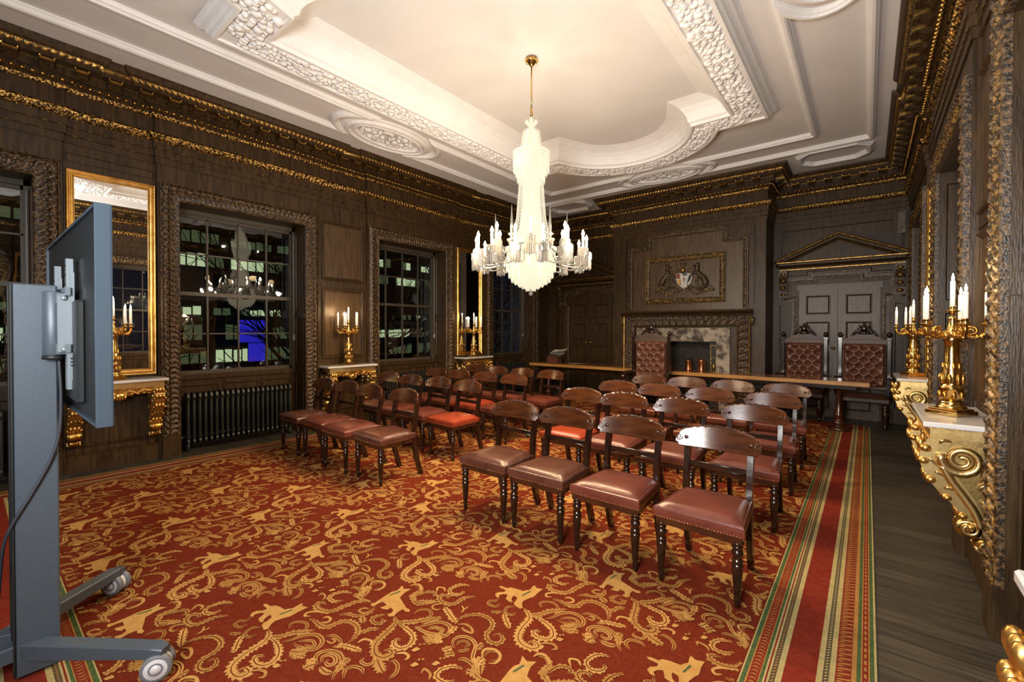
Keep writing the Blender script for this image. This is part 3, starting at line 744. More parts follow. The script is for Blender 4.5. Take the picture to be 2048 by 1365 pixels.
def deco(k, pitch, shape, m_):
    """small woven figures repeated along one band on the right and near sides"""
    _, a, c = band_at[k]; b.mat(m_); w_ = c - a
    y = FY0 - a
    n_ = int((FY1 - FY0) / pitch)
    for i in range(n_):
        y0 = FY0 + i * pitch
        for poly in shape: b.add([cfn(FX1 + a + w_ * u, y0 + pitch * v, ZT + .0011) for u, v in poly], [tuple(range(len(poly)))])
    n_ = int((FX1 - FX0) / pitch)
    for i in range(n_):
        x0 = FX0 + i * pitch
        for poly in shape: b.add([cfn(x0 + pitch * v, FY0 - a - w_ * u, ZT + .0011) for u, v in poly], [tuple(range(len(poly)))])
cres = [[(.08, .1), (.3, .45), (.5, .55), (.5, .85), (.28, .7)], [(.92, .1), (.7, .45), (.5, .55), (.5, .85), (.72, .7)]]
deco(3, .026, cres, 'carpet_gold')
deco(9, .022, [[(.15, .1), (.45, .1), (.85, .75), (.55, .75)]], 'carpet_gold')
deco(13, .022, [[(.15, .1), (.45, .1), (.85, .75), (.55, .75)]], 'carpet_khaki')
deco(15, .038, [[(.05, .0), (.25, .05), (.95, .45), (.95, .75), (.3, .35)], [(.0, .5), (.3, .62), (.6, .95), (.2, .85)]], 'carpet_gold')
deco(19, .05, [[(.3, .1), (.7, .1), (.7, .7), (.3, .7)]], 'carpet_gold')
b.build('striped_border', crp)
# --- the field pattern: outlines taken from one repeat of the photographed carpet and laid flat
def T(zx, zy): return floor_pt(450 + zx / 4.096, 1080 + zy / 4.096)
AN = [[(318, 540), (345, 542), (375, 560), (410, 553), (450, 565), (490, 588), (520, 580), (560, 575), (600, 550), (636, 533), (633, 558), (682, 569), (640, 587), (600, 607), (560, 630), (530, 645), (490, 655), (450, 668), (410, 682), (378, 708), (352, 748), (318, 756), (300, 718), (318, 695), (345, 682), (383, 652), (375, 630), (350, 642), (322, 665), (310, 692), (282, 690), (275, 660), (296, 645), (325, 618), (290, 616), (246, 626), (226, 650), (205, 640), (222, 613), (262, 598), (312, 596), (345, 582), (330, 566), (315, 556)],
      [(1195, 538), (1230, 530), (1290, 490), (1330, 463), (1370, 440), (1410, 430), (1436, 405), (1450, 388), (1466, 416), (1527, 418), (1482, 441), (1453, 466), (1432, 490), (1452, 520), (1470, 550), (1484, 573), (1517, 590), (1512, 605), (1478, 606), (1458, 585), (1436, 595), (1410, 612), (1384, 642), (1345, 646), (1328, 626), (1366, 614), (1380, 590), (1352, 570), (1338, 587), (1302, 586), (1270, 572), (1300, 560), (1326, 549), (1290, 522), (1250, 541), (1222, 562), (1198, 556)]]
LEAF = [  # (points, half width px-ish in mm, kind)
 ([(352, 756), (362, 790), (330, 842), (270, 885), (200, 925), (130, 975), (70, 1030), (48, 1090), (90, 1135), (160, 1130), (195, 1095), (165, 1065), (120, 1085)], 24, 1),
 ([(360, 800), (430, 812), (500, 792), (570, 775), (650, 772), (735, 752)], 20, 1),
 ([(470, 850), (540, 835), (640, 800), (730, 790), (785, 815), (795, 860), (750, 905), (680, 915), (600, 890), (560, 860)], 17, 0),
 ([(600, 850), (660, 840), (720, 845), (735, 880), (690, 890), (655, 870)], 11, 0),
 ([(530, 930), (600, 935), (680, 925)], 30, 1), ([(540, 985), (600, 965), (660, 975)], 20, 1),
 ([(372, 815), (420, 860), (445, 920), (420, 990), (350, 1040), (270, 1040), (235, 1000), (270, 965), (320, 975)], 19, 1),
 ([(525, 740), (545, 700), (610, 685), (668, 700), (668, 738), (625, 762)], 12, 0),
 ([(690, 662), (735, 680), (780, 718), (850, 728), (930, 692), (1010, 682), (1072, 712), (1092, 760), (1062, 812), (1010, 862)], 18, 1),
 ([(790, 690), (840, 690), (866, 665), (840, 646), (800, 655)], 10, 0),
 ([(825, 805), (890, 800), (935, 830), (955, 870)], 13, 0), ([(830, 840), (865, 862), (900, 850), (890, 828), (862, 828)], 8, 0),
 ([(890, 895), (960, 882), (1040, 900), (1120, 930)], 18, 1),
 ([(1010, 862), (960, 885), (880, 895)], 12, 0),
 # rose
 ([(760, 1040), (740, 990), (770, 945), (850, 925), (930, 945), (960, 1000), (940, 1060), (900, 1110), (880, 1165)], 18, 0),
 ([(790, 1020), (800, 975), (860, 960), (905, 985), (895, 1030), (850, 1045), (825, 1020), (850, 1000)], 14, 0),
 ([(780, 1060), (820, 1100), (880, 1110)], 22, 0), ([(640, 1075), (690, 1050), (740, 1035)], 30, 1), ([(660, 1020), (700, 1010), (745, 1010)], 22, 1), ([(1030, 990), (985, 1010), (950, 1050), (920, 1100)], 22, 1),
 ([(970, 1150), (985, 1085), (1050, 1055), (1120, 1075), (1130, 1120)], 14, 0),
 # second rose stem and small leaves, tendril to the animal
 ([(1135, 395), (1130, 430), (1100, 470), (1140, 510)], 18, 0), ([(1200, 400), (1165, 430), (1140, 480)], 18, 1),
 ([(1190, 520), (1100, 518), (1000, 550), (900, 590), (830, 603), (765, 585), (745, 550), (785, 528), (830, 545)], 19, 1),
 ([(830, 612), (740, 602), (675, 612), (655, 638), (700, 640)], 10, 0),
 ([(935, 632), (1000, 622), (1080, 638), (1150, 625), (1198, 600), (1222, 568)], 14, 1), ([(1175, 615), (1115, 610), (1100, 590), (1140, 575), (1180, 582)], 10, 0),
 ([(1040, 452), (980, 440), (900, 455), (855, 490), (900, 520), (965, 508)], 14, 1), ([(765, 475), (795, 453), (822, 478), (800, 508)], 9, 0),
 ([(1105, 785), (1180, 750), (1262, 748)], 15, 1), ([(1085, 862), (1140, 830), (1205, 850), (1180, 880)], 10, 0),
 ([(1205, 390), (1250, 362), (1308, 372), (1290, 410), (1238, 412)], 12, 0),
 # under the second animal
 ([(1385, 648), (1398, 690), (1355, 745), (1295, 800), (1245, 850), (1222, 905), (1240, 965), (1310, 982), (1368, 950), (1350, 915), (1300, 930)], 22, 1),
 ([(1225, 965), (1215, 1020), (1160, 1042), (1115, 1015), (1140, 985)], 12, 0),
 ([(1410, 690), (1500, 690), (1600, 678), (1710, 648)], 20, 1),
 ([(1550, 745), (1640, 715), (1745, 690), (1830, 712), (1845, 760), (1800, 805), (1710, 808), (1640, 785)], 17, 0), ([(1660, 750), (1720, 738), (1775, 745), (1770, 780), (1715, 785)], 12, 0),
 ([(1640, 830), (1700, 825), (1775, 815)], 28, 1), ([(1650, 870), (1710, 850), (1760, 860)], 16, 1),
 ([(1422, 702), (1485, 745), (1535, 790), (1540, 845), (1490, 895), (1425, 905), (1380, 875), (1400, 835), (1440, 835)], 18, 1),
 ([(1550, 385), (1598, 398), (1605, 430), (1560, 462), (1540, 500), (1580, 540), (1640, 535), (1740, 525)], 16, 1),
 ([(1548, 622), (1590, 592), (1665, 590), (1692, 628), (1645, 655)], 12, 0), ([(1735, 440), (1745, 405), (1795, 410), (1800, 440)], 9, 0),
 ([(1245, 990), (1270, 1060), (1300, 1110)], 26, 1), ([(1345, 1020), (1385, 1010), (1415, 1050), (1400, 1110), (1340, 1160)], 14, 0), ([(1400, 950), (1470, 945), (1505, 975), (1470, 1005)], 10, 0),
 ([(205, 1098), (270, 1085), (330, 1100), (320, 1140), (270, 1150)], 10, 0),
 ([(290, 735), (220, 740), (160, 790), (200, 815), (255, 790)], 12, 0), ([(150, 795), (110, 850), (80, 920), (40, 940)], 18, 1), ([(40, 780), (90, 790), (140, 780)], 12, 1),
 ([(215, 650), (170, 680), (120, 680), (80, 710), (120, 735), (180, 710)], 12, 0),
]
def T2(zx, zy): return floor_pt(680 + zx / 7.314, 1120 + zy / 7.314)
LEAF2 = [([(150, 330), (160, 270), (230, 230), (330, 225), (400, 260), (410, 310), (370, 360), (330, 420), (340, 500), (330, 590)], 14, 0),
 ([(180, 355), (250, 355), (325, 335)], 14, 0), ([(190, 305), (240, 270), (310, 268), (335, 300), (270, 325)], 11, 0), ([(0, 350), (70, 337), (130, 322)], 20, 1), ([(10, 392), (80, 387), (140, 372)], 20, 1),
 ([(400, 350), (450, 312), (510, 290)], 20, 1), ([(340, 500), (390, 442), (460, 412)], 20, 1), ([(150, 440), (200, 428), (250, 440), (300, 480), (290, 520)], 16, 0), ([(200, 530), (260, 552), (320, 590)], 20, 1),
 ([(440, 420), (470, 360), (540, 335), (630, 350), (650, 400), (600, 450), (550, 470), (490, 465)], 10, 0), ([(340, 600), (400, 620), (450, 650)], 8, 0),
 ([(270, 90), (340, 50), (440, 25), (560, 15), (660, 45), (700, 90), (660, 150), (590, 190), (570, 240), (600, 280), (680, 290), (750, 250), (740, 205), (690, 200), (650, 220)], 15, 1),
 ([(280, 100), (250, 60), (220, 0), (200, -60)], 20, 1), ([(290, 110), (380, 110), (430, 150), (420, 190), (370, 180), (320, 150), (350, 135)], 10, 0),
 ([(1180, 480), (1110, 520), (1060, 560), (1100, 640)], 18, 1), ([(1030, 410), (1090, 385), (1160, 390), (1195, 440), (1180, 480)], 10, 0), ([(1120, 560), (1200, 520), (1290, 495), (1370, 505), (1400, 540), (1350, 560)], 13, 1), ([(1130, 640), (1200, 640), (1300, 645), (1420, 640)], 18, 1),
 ([(1900, 410), (1800, 390), (1700, 410), (1610, 460), (1620, 520), (1720, 540), (1800, 510), (1790, 480)], 15, 1),
 ([(1980, 560), (1850, 580), (1760, 620), (1650, 680), (1550, 670), (1460, 620), (1460, 560), (1540, 545), (1600, 570), (1570, 600)], 17, 1), ([(1550, 668), (1420, 680), (1360, 702), (1360, 745), (1420, 762), (1475, 745)], 9, 0), ([(1780, 700), (1812, 760), (1770, 800)], 7, 0), ([(1800, 745), (1850, 740), (1865, 710)], 7, 0),
 ([(1200, 962), (1350, 905), (1490, 880)], 20, 1), ([(1100, 1000), (1180, 1060), (1300, 1105), (1450, 1125), (1560, 1130)], 15, 0), ([(1300, 1020), (1400, 1010), (1450, 1060), (1510, 1075), (1540, 1040)], 11, 0), ([(1220, 1130), (1280, 1170), (1295, 1240)], 22, 1), ([(1400, 1150), (1440, 1200), (1452, 1262)], 20, 1),
 ([(330, 850), (335, 960)], 18, 1), ([(660, 830), (560, 850), (470, 890), (490, 950), (570, 970), (640, 930), (600, 890)], 13, 1), ([(1700, 1000), (1650, 1060), (1600, 1110)], 18, 1)]
BEE = [(430, 1050), (1570, 915), (1560, 1040), (1735, 1030)]
TX, TY = .883, .930
m3 = mb()
polys = []
for an in AN: polys.append(('carpet_cream', [T(*p) for p in an]))
strokes = []
def ribbon(pts, w, leafy, m_, T=T):
    P = smooth_path([T(*p) for p in pts], 8 if leafy else 4); n = len(P)
    D = [0]
    for i in range(1, n): D.append(D[-1] + sqrt((P[i][0] - P[i - 1][0]) ** 2 + (P[i][1] - P[i - 1][1]) ** 2))
    nr = mitres(P, False); w = w * .00108; g = .0024 if (leafy or w > .011) else 0
    for sd in (1, -1):
        quad = []
        for i in range(n):
            t = D[i] / D[-1]; prof_ = min(1, 4.5 * (1 - t) + .22) * min(1, .35 + 3 * t)
            ww = w * prof_
            if leafy: ww *= (.42 + .74 * ((D[i] * 46 + (0 if sd > 0 else .5)) % 1))
            else: ww *= .62
            ww = max(ww, g + .0018)
            quad.append(((P[i][0] + nr[i][0] * g * sd, P[i][1] + nr[i][1] * g * sd), (P[i][0] + nr[i][0] * ww * sd, P[i][1] + nr[i][1] * ww * sd)))
        for i in range(n - 1):
            polys.append((m_, [quad[i][0], quad[i + 1][0], quad[i + 1][1], quad[i][1]]))
for k_, (pts, w_, lf) in enumerate(LEAF): ribbon(pts, w_, lf, 'carpet_gold' if k_ % 3 else 'carpet_cream')
for k_, (pts, w_, lf) in enumerate(LEAF2): ribbon(pts, w_, lf, 'carpet_gold' if k_ % 3 else 'carpet_cream', T2)
for bx, by in BEE:
    polys.append(('carpet_cream', [T(bx - 45, by + 10), T(bx - 5, by - 18), T(bx + 12, by - 12), T(bx + 30, by + 2), T(bx + 8, by + 12), T(bx - 20, by + 22)]))
    for dx, dy in ((30, -38), (62, -42)): c0 = T(bx + dx, by + dy); polys.append(('carpet_gold', [(c0[0] + .007 * cos(a * 1.26), c0[1] + .007 * sin(a * 1.26)) for a in range(5)]))
# collar on each animal
for cx_, cy_ in ((500, 612), (1395, 455)):
    c0 = T(cx_, cy_); polys.append(('carpet_green', [(c0[0] - .012, c0[1] - .03), (c0[0] - .004, c0[1] - .03), (c0[0] + .010, c0[1] + .03), (c0[0] + .0, c0[1] + .03)]))
def ccw(pl):
    a = sum(pl[i][0] * pl[(i + 1) % len(pl)][1] - pl[(i + 1) % len(pl)][0] * pl[i][1] for i in range(len(pl)))
    return pl if a > 0 else list(reversed(pl))
polys = [(m_, ccw(pl)) for m_, pl in polys]
cen = [(sum(p[0] for p in pl) / len(pl), sum(p[1] for p in pl) / len(pl)) for _, pl in polys]
for i in range(-5, 6):
    for j in range(-3, 11):
        dx, dy = i * TX, j * TY
        if FX1 + 1.4 < -2.6 + dx or FX0 - 1.4 > -1.6 + dx: continue
        for k_, ((m_, pl), (cx_, cy_)) in enumerate(zip(polys, cen)):
            if not (FX0 + .01 < cx_ + dx < FX1 - .01 and FY0 + .01 < cy_ + dy < FY1 - .01): continue
            if len(pl) > 8 and not all(FX0 < p[0] + dx < FX1 and FY0 < p[1] + dy < FY1 for p in pl):
                pl = [(min(max(p[0], FX0 + .003 - dx), FX1 - .003 - dx), min(max(p[1], FY0 + .003 - dy), FY1 - .003 - dy)) for p in pl]
            m3.mat(m_); zz = ZT + (.0024 if len(pl) > 8 else .0008 + .0000006 * k_) + (.0008 if m_ == 'carpet_green' else 0)
            m3.add([cfn(p[0] + dx, p[1] + dy, zz) for p in pl], [tuple(range(len(pl)))])
m3.build('woven_pattern', crp)

# ================================================================ DINING CHAIRS
ZCH = ZT + .0012
TURN = [(r_ * 1.26, z_ * .94) for r_, z_ in [(.010, 0), (.012, .012), (.014, .03), (.012, .045), (.015, .05), (.012, .055), (.014, .08), (.019, .16), (.023, .235), (.024, .25), (.016, .256), (.023, .266), (.023, .276), (.015, .284), (.021, .30), (.025, .315), (.021, .33), (.014, .338), (.023, .345), (.023, .355), (.017, .362), (.025, .372), (.027, .378)]]
def chair_meshes():
    M = {}
    # seat frame
    b = mb('mahogany'); pf = [(-.232, -.232), (.232, -.232), (.195, .20), (-.195, .20)]
    b.prism(pf, plan, .350, .400); M['seat_rail'] = b
    b = mb('leather')
    def top(u, v):
        a, c = 2 * u - 1, 2 * v - 1; hw = .236 + (.198 - .236) * v
        k = (1 - abs(a) ** 5) * (1 - abs(c) ** 5)
        ins = .010 * (1 - min(1, k * 3))
        return (a * (hw + .004 - ins * abs(a)), -.238 + .436 * v + (ins if v < .5 else -ins), .449 + .030 * k ** .55)
    b.grid(top, 14, 14)
    ring = [(-.240, -.238), (.240, -.238), (.202, .198), (-.202, .198)]
    def rp(z, o): return [(x - o * (1 if x > 0 else -1), y + o * (1 if y < 0 else -1), z) for x, y in ring]
    lv = [(.388, .001), (.396, -.002), (.420, -.006), (.440, -.005), (.450, .001), (.452, .008)]
    vs = []; n_ = 4
    for z, o in lv: vs += rp(z, o)
    b.add(vs, [(k * 4 + i, k * 4 + (i + 1) % 4, k * 4 + 4 + (i + 1) % 4, k * 4 + 4 + i) for k in range(len(lv) - 1) for i in range(4)], False)
    M['seat_cushion'] = b
    b = mb('brass')
    for a, c in (((-.24, -.238), (.24, -.238)), ((.24, -.238), (.202, .198)), ((-.24, -.238), (-.202, .198))):
        L = sqrt((a[0] - c[0]) ** 2 + (a[1] - c[1]) ** 2); k = int(L / .016)
        for i in range(k + 1): b.ball((a[0] + (c[0] - a[0]) * i / k, a[1] + (c[1] - a[1]) * i / k, .393), .0042, 4, 3)
    M['nail_trim'] = b
    for s_ in (1,):
        b = mb('mahogany_dark'); b.lathe(TURN, 10, (0, 0, 0)); M['front_leg'] = b
    b = mb('mahogany_dark')
    cl = smooth_path([(.275, 0), (.235, .12), (.205, .25), (.192, .36), (.190, .45), (.198, .56), (.222, .68), (.252, .80)], 3)
    nr = mitres(cl, False); n_ = len(cl)
    out = [(c[0] + q[0] * .022, c[1] + q[1] * .022) for c, q in zip(cl, nr)] + [(c[0] - q[0] * .022, c[1] - q[1] * .022) for c, q in reversed(list(zip(cl, nr)))]
    vs = [(h, u, v) for h in (-.017, .017) for u, v in out]; N = len(out)
    fs = [(i, (i + 1) % N, N + (i + 1) % N, N + i) for i in range(N)]
    fs += [(i, N - 1 - i, N - 2 - i, i + 1) for i in range(n_ - 1)] + [(N + i, N + i + 1, 2 * N - 2 - i, 2 * N - 1 - i) for i in range(n_ - 1)]
    b.add(vs, fs, False); M['back_leg'] = b
    # broad curved top rail with a carved, scalloped crest
    b = mb('mahogany_rail')
    def yr(x, z): return .236 - .62 * x * x + .28 * (z - .78)
    def ztop(x):
        t = abs(x) / .252
        return .828 + .038 * (1 - t * t) ** 1.0 + .007 * abs(cos(x * 62)) * (1 if t < .62 else .3) - (.030 if t > .93 else 0) - .02 * max(0, t - .8) / .2
    def zbot(x): t = abs(x) / .252; return .728 - .006 * (1 - t) + (.020 if t > .93 else 0)
    nx = 44
    vs = []
    for i in range(nx + 1):
        x = -.252 + .504 * i / nx
        for (z, dy) in ((zbot(x), 0), (zbot(x) + .006, -.006), (ztop(x) - .008, -.006), (ztop(x), 0), (ztop(x), .012), (zbot(x), .012)): vs.append((x, yr(x, z) + dy - .012, z))
    fs = [(i * 6 + k, i * 6 + (k + 1) % 6, i * 6 + 6 + (k + 1) % 6, i * 6 + 6 + k) for i in range(nx) for k in range(6)] + [tuple(range(6)), tuple(range(nx * 6 + 5, nx * 6 - 1, -1))]
    b.add(vs, fs, False); M['top_rail'] = b
    c = mb('mahogany')
    for s_ in (-1, 1):
        c = mb('mahogany'); M['roundel%d' % s_] = c
        x = s_ * .190; c.lathe([(.0, -.010), (.006, -.010), (.009, -.006), (.013, -.006), (.014, .0)], 10, (x, yr(x, .79) - .018, .785), 'y')
        x = s_ * .232; c.tube([(px, yr(px, pz) - .021, pz) for px, pz in spiral(x, .785, .022, .004, 0, s_ * 1.4, 16)], .0035, 5)
    c = mb('mahogany')
    for i in range(13):
        x = -.10 + .2 * i / 12; z = ztop(x) - .004
        c.ball((x, yr(x, z) - .016, z), (.008, .006, .006 + .004 * (i % 2)), 6, 4)
    M['crest_carving'] = c
    b = mb('mahogany_dark')
    for k, z in enumerate((.598, .610, .622)): b.tube([(-.186, .200 + .028 * k / 2 * .6, z), (0, .217 + .028 * k / 2 * .6, z), (.186, .200 + .028 * k / 2 * .6, z)], .0075, 6)
    b.box((-.186, .204, .595), (.186, .214, .626)); M['mid_rail'] = b
    return M
CM = chair_meshes()
proto = empty('dining_chair')
seatm = {}
parts = {}
for nm in ('seat_rail', 'seat_cushion', 'top_rail', 'mid_rail'): parts[nm] = CM[nm].build(nm, proto)
CM['nail_trim'].build('nail_trim', parts['seat_rail']); CM['crest_carving'].build('crest_carving', parts['top_rail']); CM['roundel-1'].build('roundel', parts['top_rail']); CM['roundel1'].build('roundel', parts['top_rail'])
for s_ in (-1, 1):
    o = CM['front_leg'].build('leg', proto, loc=(s_ * .206, -.208, 0)) if s_ < 0 else parts['leg'].copy()
    if s_ < 0: parts['leg'] = o
    else: COL.objects.link(o); o.parent = proto; o.location = (.206, -.208, 0)
for s_ in (-1, 1):
    o = CM['back_leg'].build('leg', proto, loc=(s_ * .188, 0, 0)) if s_ < 0 else parts['bleg'].copy()
    if s_ < 0: parts['bleg'] = o
    else: COL.objects.link(o); o.parent = proto; o.location = (.188, 0, 0)
cm_base = parts['seat_cushion'].data
CUSH = {}
for m_ in ('leather', 'leather_brown', 'leather_red'):
    d_ = cm_base.copy(); d_.materials.clear(); d_.materials.append(MT[m_]); CUSH[m_] = d_
rj = random.Random(11)
def put_chair(x, yfront, rz, lm, lab, group, first=[True]):
    if first[0]: c = proto; first[0] = False
    else: c = copy_tree(proto)
    c.location = (x, yfront + .208, ZCH); c.rotation_euler = (0, 0, radians(rz)); tag(c, lab, 'chair', group)
    for ch in c.children:
        if ch.name.startswith('seat_cushion'): ch.data = CUSH[lm]
rows = ['front row', 'second row', 'third row', 'back row']
colsR = ['at the aisle', 'second from the aisle', 'third from the aisle', 'by the carpet border']
colsL = ['by the windows', 'second from the windows', 'third from the windows', 'at the aisle']
XRc = [-2.375, -1.865, -1.315, -.735]; YRr = [2.60, 3.72, 4.66, 5.62]
lmR = [['leather_brown', 'leather_brown', 'leather', 'leather'], ['leather_red', 'leather', 'leather', 'leather'], ['leather'] * 4, ['leather'] * 4]
nm_l = {'leather': 'reddish brown', 'leather_brown': 'brown', 'leather_red': 'bright red'}
for r in range(4):
    for c in range(4):
        put_chair(XRc[c] + rj.uniform(-.006, .006), YRr[r] + (rj.uniform(-.03, .03) if r else 0), rj.uniform(-.7, .7), lmR[r][c],
                  'dining chair, %s leather seat, right block, %s, %s' % (nm_l[lmR[r][c]], rows[r], colsR[c]), 'dining chairs in the right-hand block')
XLc = [-5.40, -4.88, -4.36, -3.79]; YLr = [2.47, 3.50, 4.42, 5.32]
lmL = [['leather_brown', 'leather', 'leather', 'leather_brown'], ['leather_brown', 'leather', 'leather', 'leather_red'], ['leather', 'leather', 'leather_red', 'leather'], ['leather', 'leather', 'leather', 'leather']]
for r in range(4):
    for c in range(4):
        put_chair(XLc[c] + rj.uniform(-.006, .006) + (0 if r == 0 else -.05), YLr[r] + rj.uniform(-.02, .02), rj.uniform(-1.5, 1.5) - 2, lmL[r][c],
                  'dining chair, %s leather seat, left block, %s, %s' % (nm_l[lmL[r][c]], rows[r], colsL[c]), 'dining chairs in the left-hand block')

# ================================================================ THRONES
def make_throne():
    t = empty('throne_chair'); W = .31
    b = mb('throne_wood'); b.bbox((-W, -.27, .40), (W, .24, .47), .012); b.build('seat_frame', t)
    b = mb('leather_tuft')
    b.grid(lambda u, v: ((2 * u - 1) * (W - .01), -.27 + .46 * v, .47 + .05 * ((1 - abs(2 * u - 1) ** 6) * (1 - abs(2 * v - 1) ** 6)) ** .5), 10, 10); b.build('seat_cushion', t)
    for sx_ in (-1, 1):
        b = mb('mahogany_dark'); b.lathe([(r * 1.7, z * 1.05) for r, z in TURN], 10, (0, 0, 0)); b.build('leg', t, loc=(sx_ * (W - .05), -.23, 0))
        b = mb('mahogany_dark'); b.box((-.03, -.03, 0), (.03, .03, .42)); b.build('leg', t, loc=(sx_ * (W - .04), .21, 0))
        b = mb('mahogany_dark'); b.bbox((sx_ * W - .028, .19, .44), (sx_ * W + .028, .245, 1.36), .006)
        for z in (.60, 1.34): b.bbox((sx_ * W - .034, .183, z), (sx_ * W + .034, .25, z + .05), .006)
        st = b.build('back_post', t)
        b = mb('mahogany_dark'); b.lathe([(.012, 1.38), (.02, 1.385), (.012, 1.395), (.03, 1.41), (.037, 1.43), (.03, 1.455), (.012, 1.47), (.004, 1.48)], 10, (sx_ * W, .217, 0)); b.build('ball_finial', st)
        b = mb('mahogany_dark')
        b.tube(smooth_path([(sx_ * W, .20, .74), (sx_ * (W + .02), .0, .755), (sx_ * (W + .035), -.18, .745), (sx_ * (W + .04), -.26, .70), (sx_ * (W + .04), -.235, .66)], 4), [.022, .024, .026, .028] + [.032] * 13, 8)
        b.lathe([(.035, -.035), (.045, -.02), (.045, .02), (.035, .035)], 12, (sx_ * (W + .04), -.25, .695), 'x')
        b.tube([(sx_ * (W + .01), -.19, .46), (sx_ * (W + .03), -.20, .56), (sx_ * (W + .03), -.19, .70)], [.022, .03, .02], 8)
        b.build('arm', t)
    b = mb('throne_wood'); b.bbox((-W + .02, .195, .56), (W - .02, .24, .62), .006); b.bbox((-W + .02, .195, 1.27), (W - .02, .24, 1.36), .006)
    b.prism([(-.26, 1.355), (.26, 1.355), (.17, 1.40), (.10, 1.435), (0, 1.445), (-.10, 1.435), (-.17, 1.40)], lambda u, v, h: (u, .2 + h, v), 0, .036)
    b.box((-.27, .215, .56), (.27, .235, 1.3)); b.build('back_frame', t)
    # deep buttoned back
    b = mb('leather_tuft'); px, pz = .125, .095; bw, z0, z1 = .265, .60, 1.29
    def tuft(u, v):
        x = (2 * u - 1) * bw; z = z0 + (z1 - z0) * v
        best = 9
        k = (z - z0 - .05) / pz
        for kk in (floor(k), floor(k) + 1):
            off = .5 if kk % 2 else 0
            q = x / px - off
            for qq in (floor(q), floor(q) + 1):
                bx_, bz_ = (qq + off) * px, z0 + .05 + kk * pz
                if abs(bx_) < bw - .015: best = min(best, sqrt((x - bx_) ** 2 + (z - bz_) ** 2))
        ed = min(1, (1 - abs(2 * u - 1)) * 9) * min(1, (1 - abs(2 * v - 1)) * 9)
        return (x, .200 - .012 - .045 * (1 - math.exp(-(best / .042) ** 2)) * ed, z)
    b.grid(tuft, 44, 52); tb = b.build('tufted_back', t)
    b = mb('mahogany_dark')
    k = 0
    while z0 + .05 + k * pz < z1 - .02:
        off = .5 if k % 2 else 0
        for qq in range(-3, 4):
            x = (qq + off) * px
            if abs(x) < bw - .015: b.ball((x, .186, z0 + .05 + k * pz), (.011, .006, .011), 6, 4)
        k += 1
    b.build('button', tb)
    # carved crest
    b = mb('mahogany_dark')
    for s_ in (-1, 1):
        b.tube([(s_ * x, .215, z) for x, z in smooth_path([(.16, 1.41), (.12, 1.47), (.07, 1.50), (.04, 1.56), (.07, 1.58)], 4)], [.016] * 17, 6)
        b.tube([(s_ * x, .215, z) for x, z in spiral(.075, 1.475, .035, .006, 0, 1.5, 14)], .009, 6)
        for q in range(4): b.ball((s_ * (.05 + .03 * q), .205, 1.555 - .035 * q), (.02, .012, .02), 6, 4)
    b.ball((0, .21, 1.53), (.045, .022, .055), 8, 6); b.ball((0, .21, 1.60), (.022, .015, .03), 8, 5); b.ball((0, .21, 1.46), (.07, .02, .03), 8, 5)
    b.build('carved_crest', t)
    return t
th1 = make_throne()
ths = [(th1, (-2.97, 7.45, ZCH), 'carved throne with tufted leather back standing in front of the fireplace'),
       (copy_tree(th1), (-.86, 8.98, 0), 'carved throne with tufted back behind the head table, left of the pair'),
       (copy_tree(th1), (-.04, 8.90, 0), 'carved throne with tufted back behind the head table, right of the pair')]
for o, l, lab in ths: o.location = l; tag(o, lab, 'throne', 'carved thrones')
ths[0][0].rotation_euler.z = radians(6)
ths[1][0].scale = ths[2][0].scale = (1.0, 1.0, 1.0)

# ================================================================ HEAD TABLES
def long_table(x0, x1, y0, y1, lab):
    t = empty('long_table', ((x0 + x1) / 2, (y0 + y1) / 2, 0)); tag(t, lab, 'table', 'head tables'); hw, hd = (x1 - x0) / 2, (y1 - y0) / 2
    b = mb('table_wood'); b.bbox((-hw, -hd, .700), (hw, hd, .765), .008)
    b.mat('table_edge'); b.box((-hw + .01, -hd - .003, .706), (hw - .01, -hd, .759)); b.box((hw, -hd + .01, .706), (hw + .003, hd - .01, .759)); b.build('table_top', t)
    b = mb('mahogany_dark'); b.box((-hw + .15, -hd + .12, .64), (hw - .15, hd - .12, .70)); b.build('apron', t)
    for s_ in (-1, 1):
        b = mb('mahogany'); b.lathe([(.13, 0), (.14, .015), (.13, .04), (.075, .055), (.065, .075), (.085, .09), (.09, .12), (.06, .14), (.055, .17), (.07, .20), (.062, .24), (.045, .30), (.038, .45), (.036, .60), (.055, .63), (.055, .66)], 16, (0, 0, 0)); b.build('pedestal', t, loc=(s_ * (hw - .36), 0, ZCH if True else 0))
    return t
long_table(-2.90, .035, 7.97, 8.52, 'long mahogany table in front of the thrones and fireplace')
long_table(-5.95, -3.0, 8.02, 8.52, 'long mahogany table left of the throne by the fireplace, piled with papers')

# things on the tables
def canister(x, y, h, lab, dark):
    c = empty('canister', (x, y, .7655)); tag(c, lab, 'canister', 'canisters on the head table')
    b = mb('copper'); b.lathe([(.058, 0), (.062, .004), (.060, .012), (.060, h - .01), (.064, h)], 20, (0, 0, 0)); b.build('body', c)
    b = mb('iron' if dark else 'copper'); b.lathe([(.064, h + .001), (.066, h + .012), (.03, h + .024), (.008, h + .03), (.012, h + .044), (.004, h + .05)], 20, (0, 0, 0)); b.build('lid', c)
canister(-2.56, 8.36, .185, 'copper canister with dark lid, left of the two on the table', True)
canister(-2.33, 8.36, .185, 'copper canister, right of the two on the table', False)
b = mb('box_red'); b.bbox((-.13, -.10, 0), (.13, .10, .145), .004); b.mat('gilt_old'); b.box((-.131, -.101, .12), (.131, .101, .128)); bx = b.build('box', loc=(-5.45, 8.28, .7655)); tag(bx, 'dark red box on the left table under loose papers', 'box')
rp_ = random.Random(5)
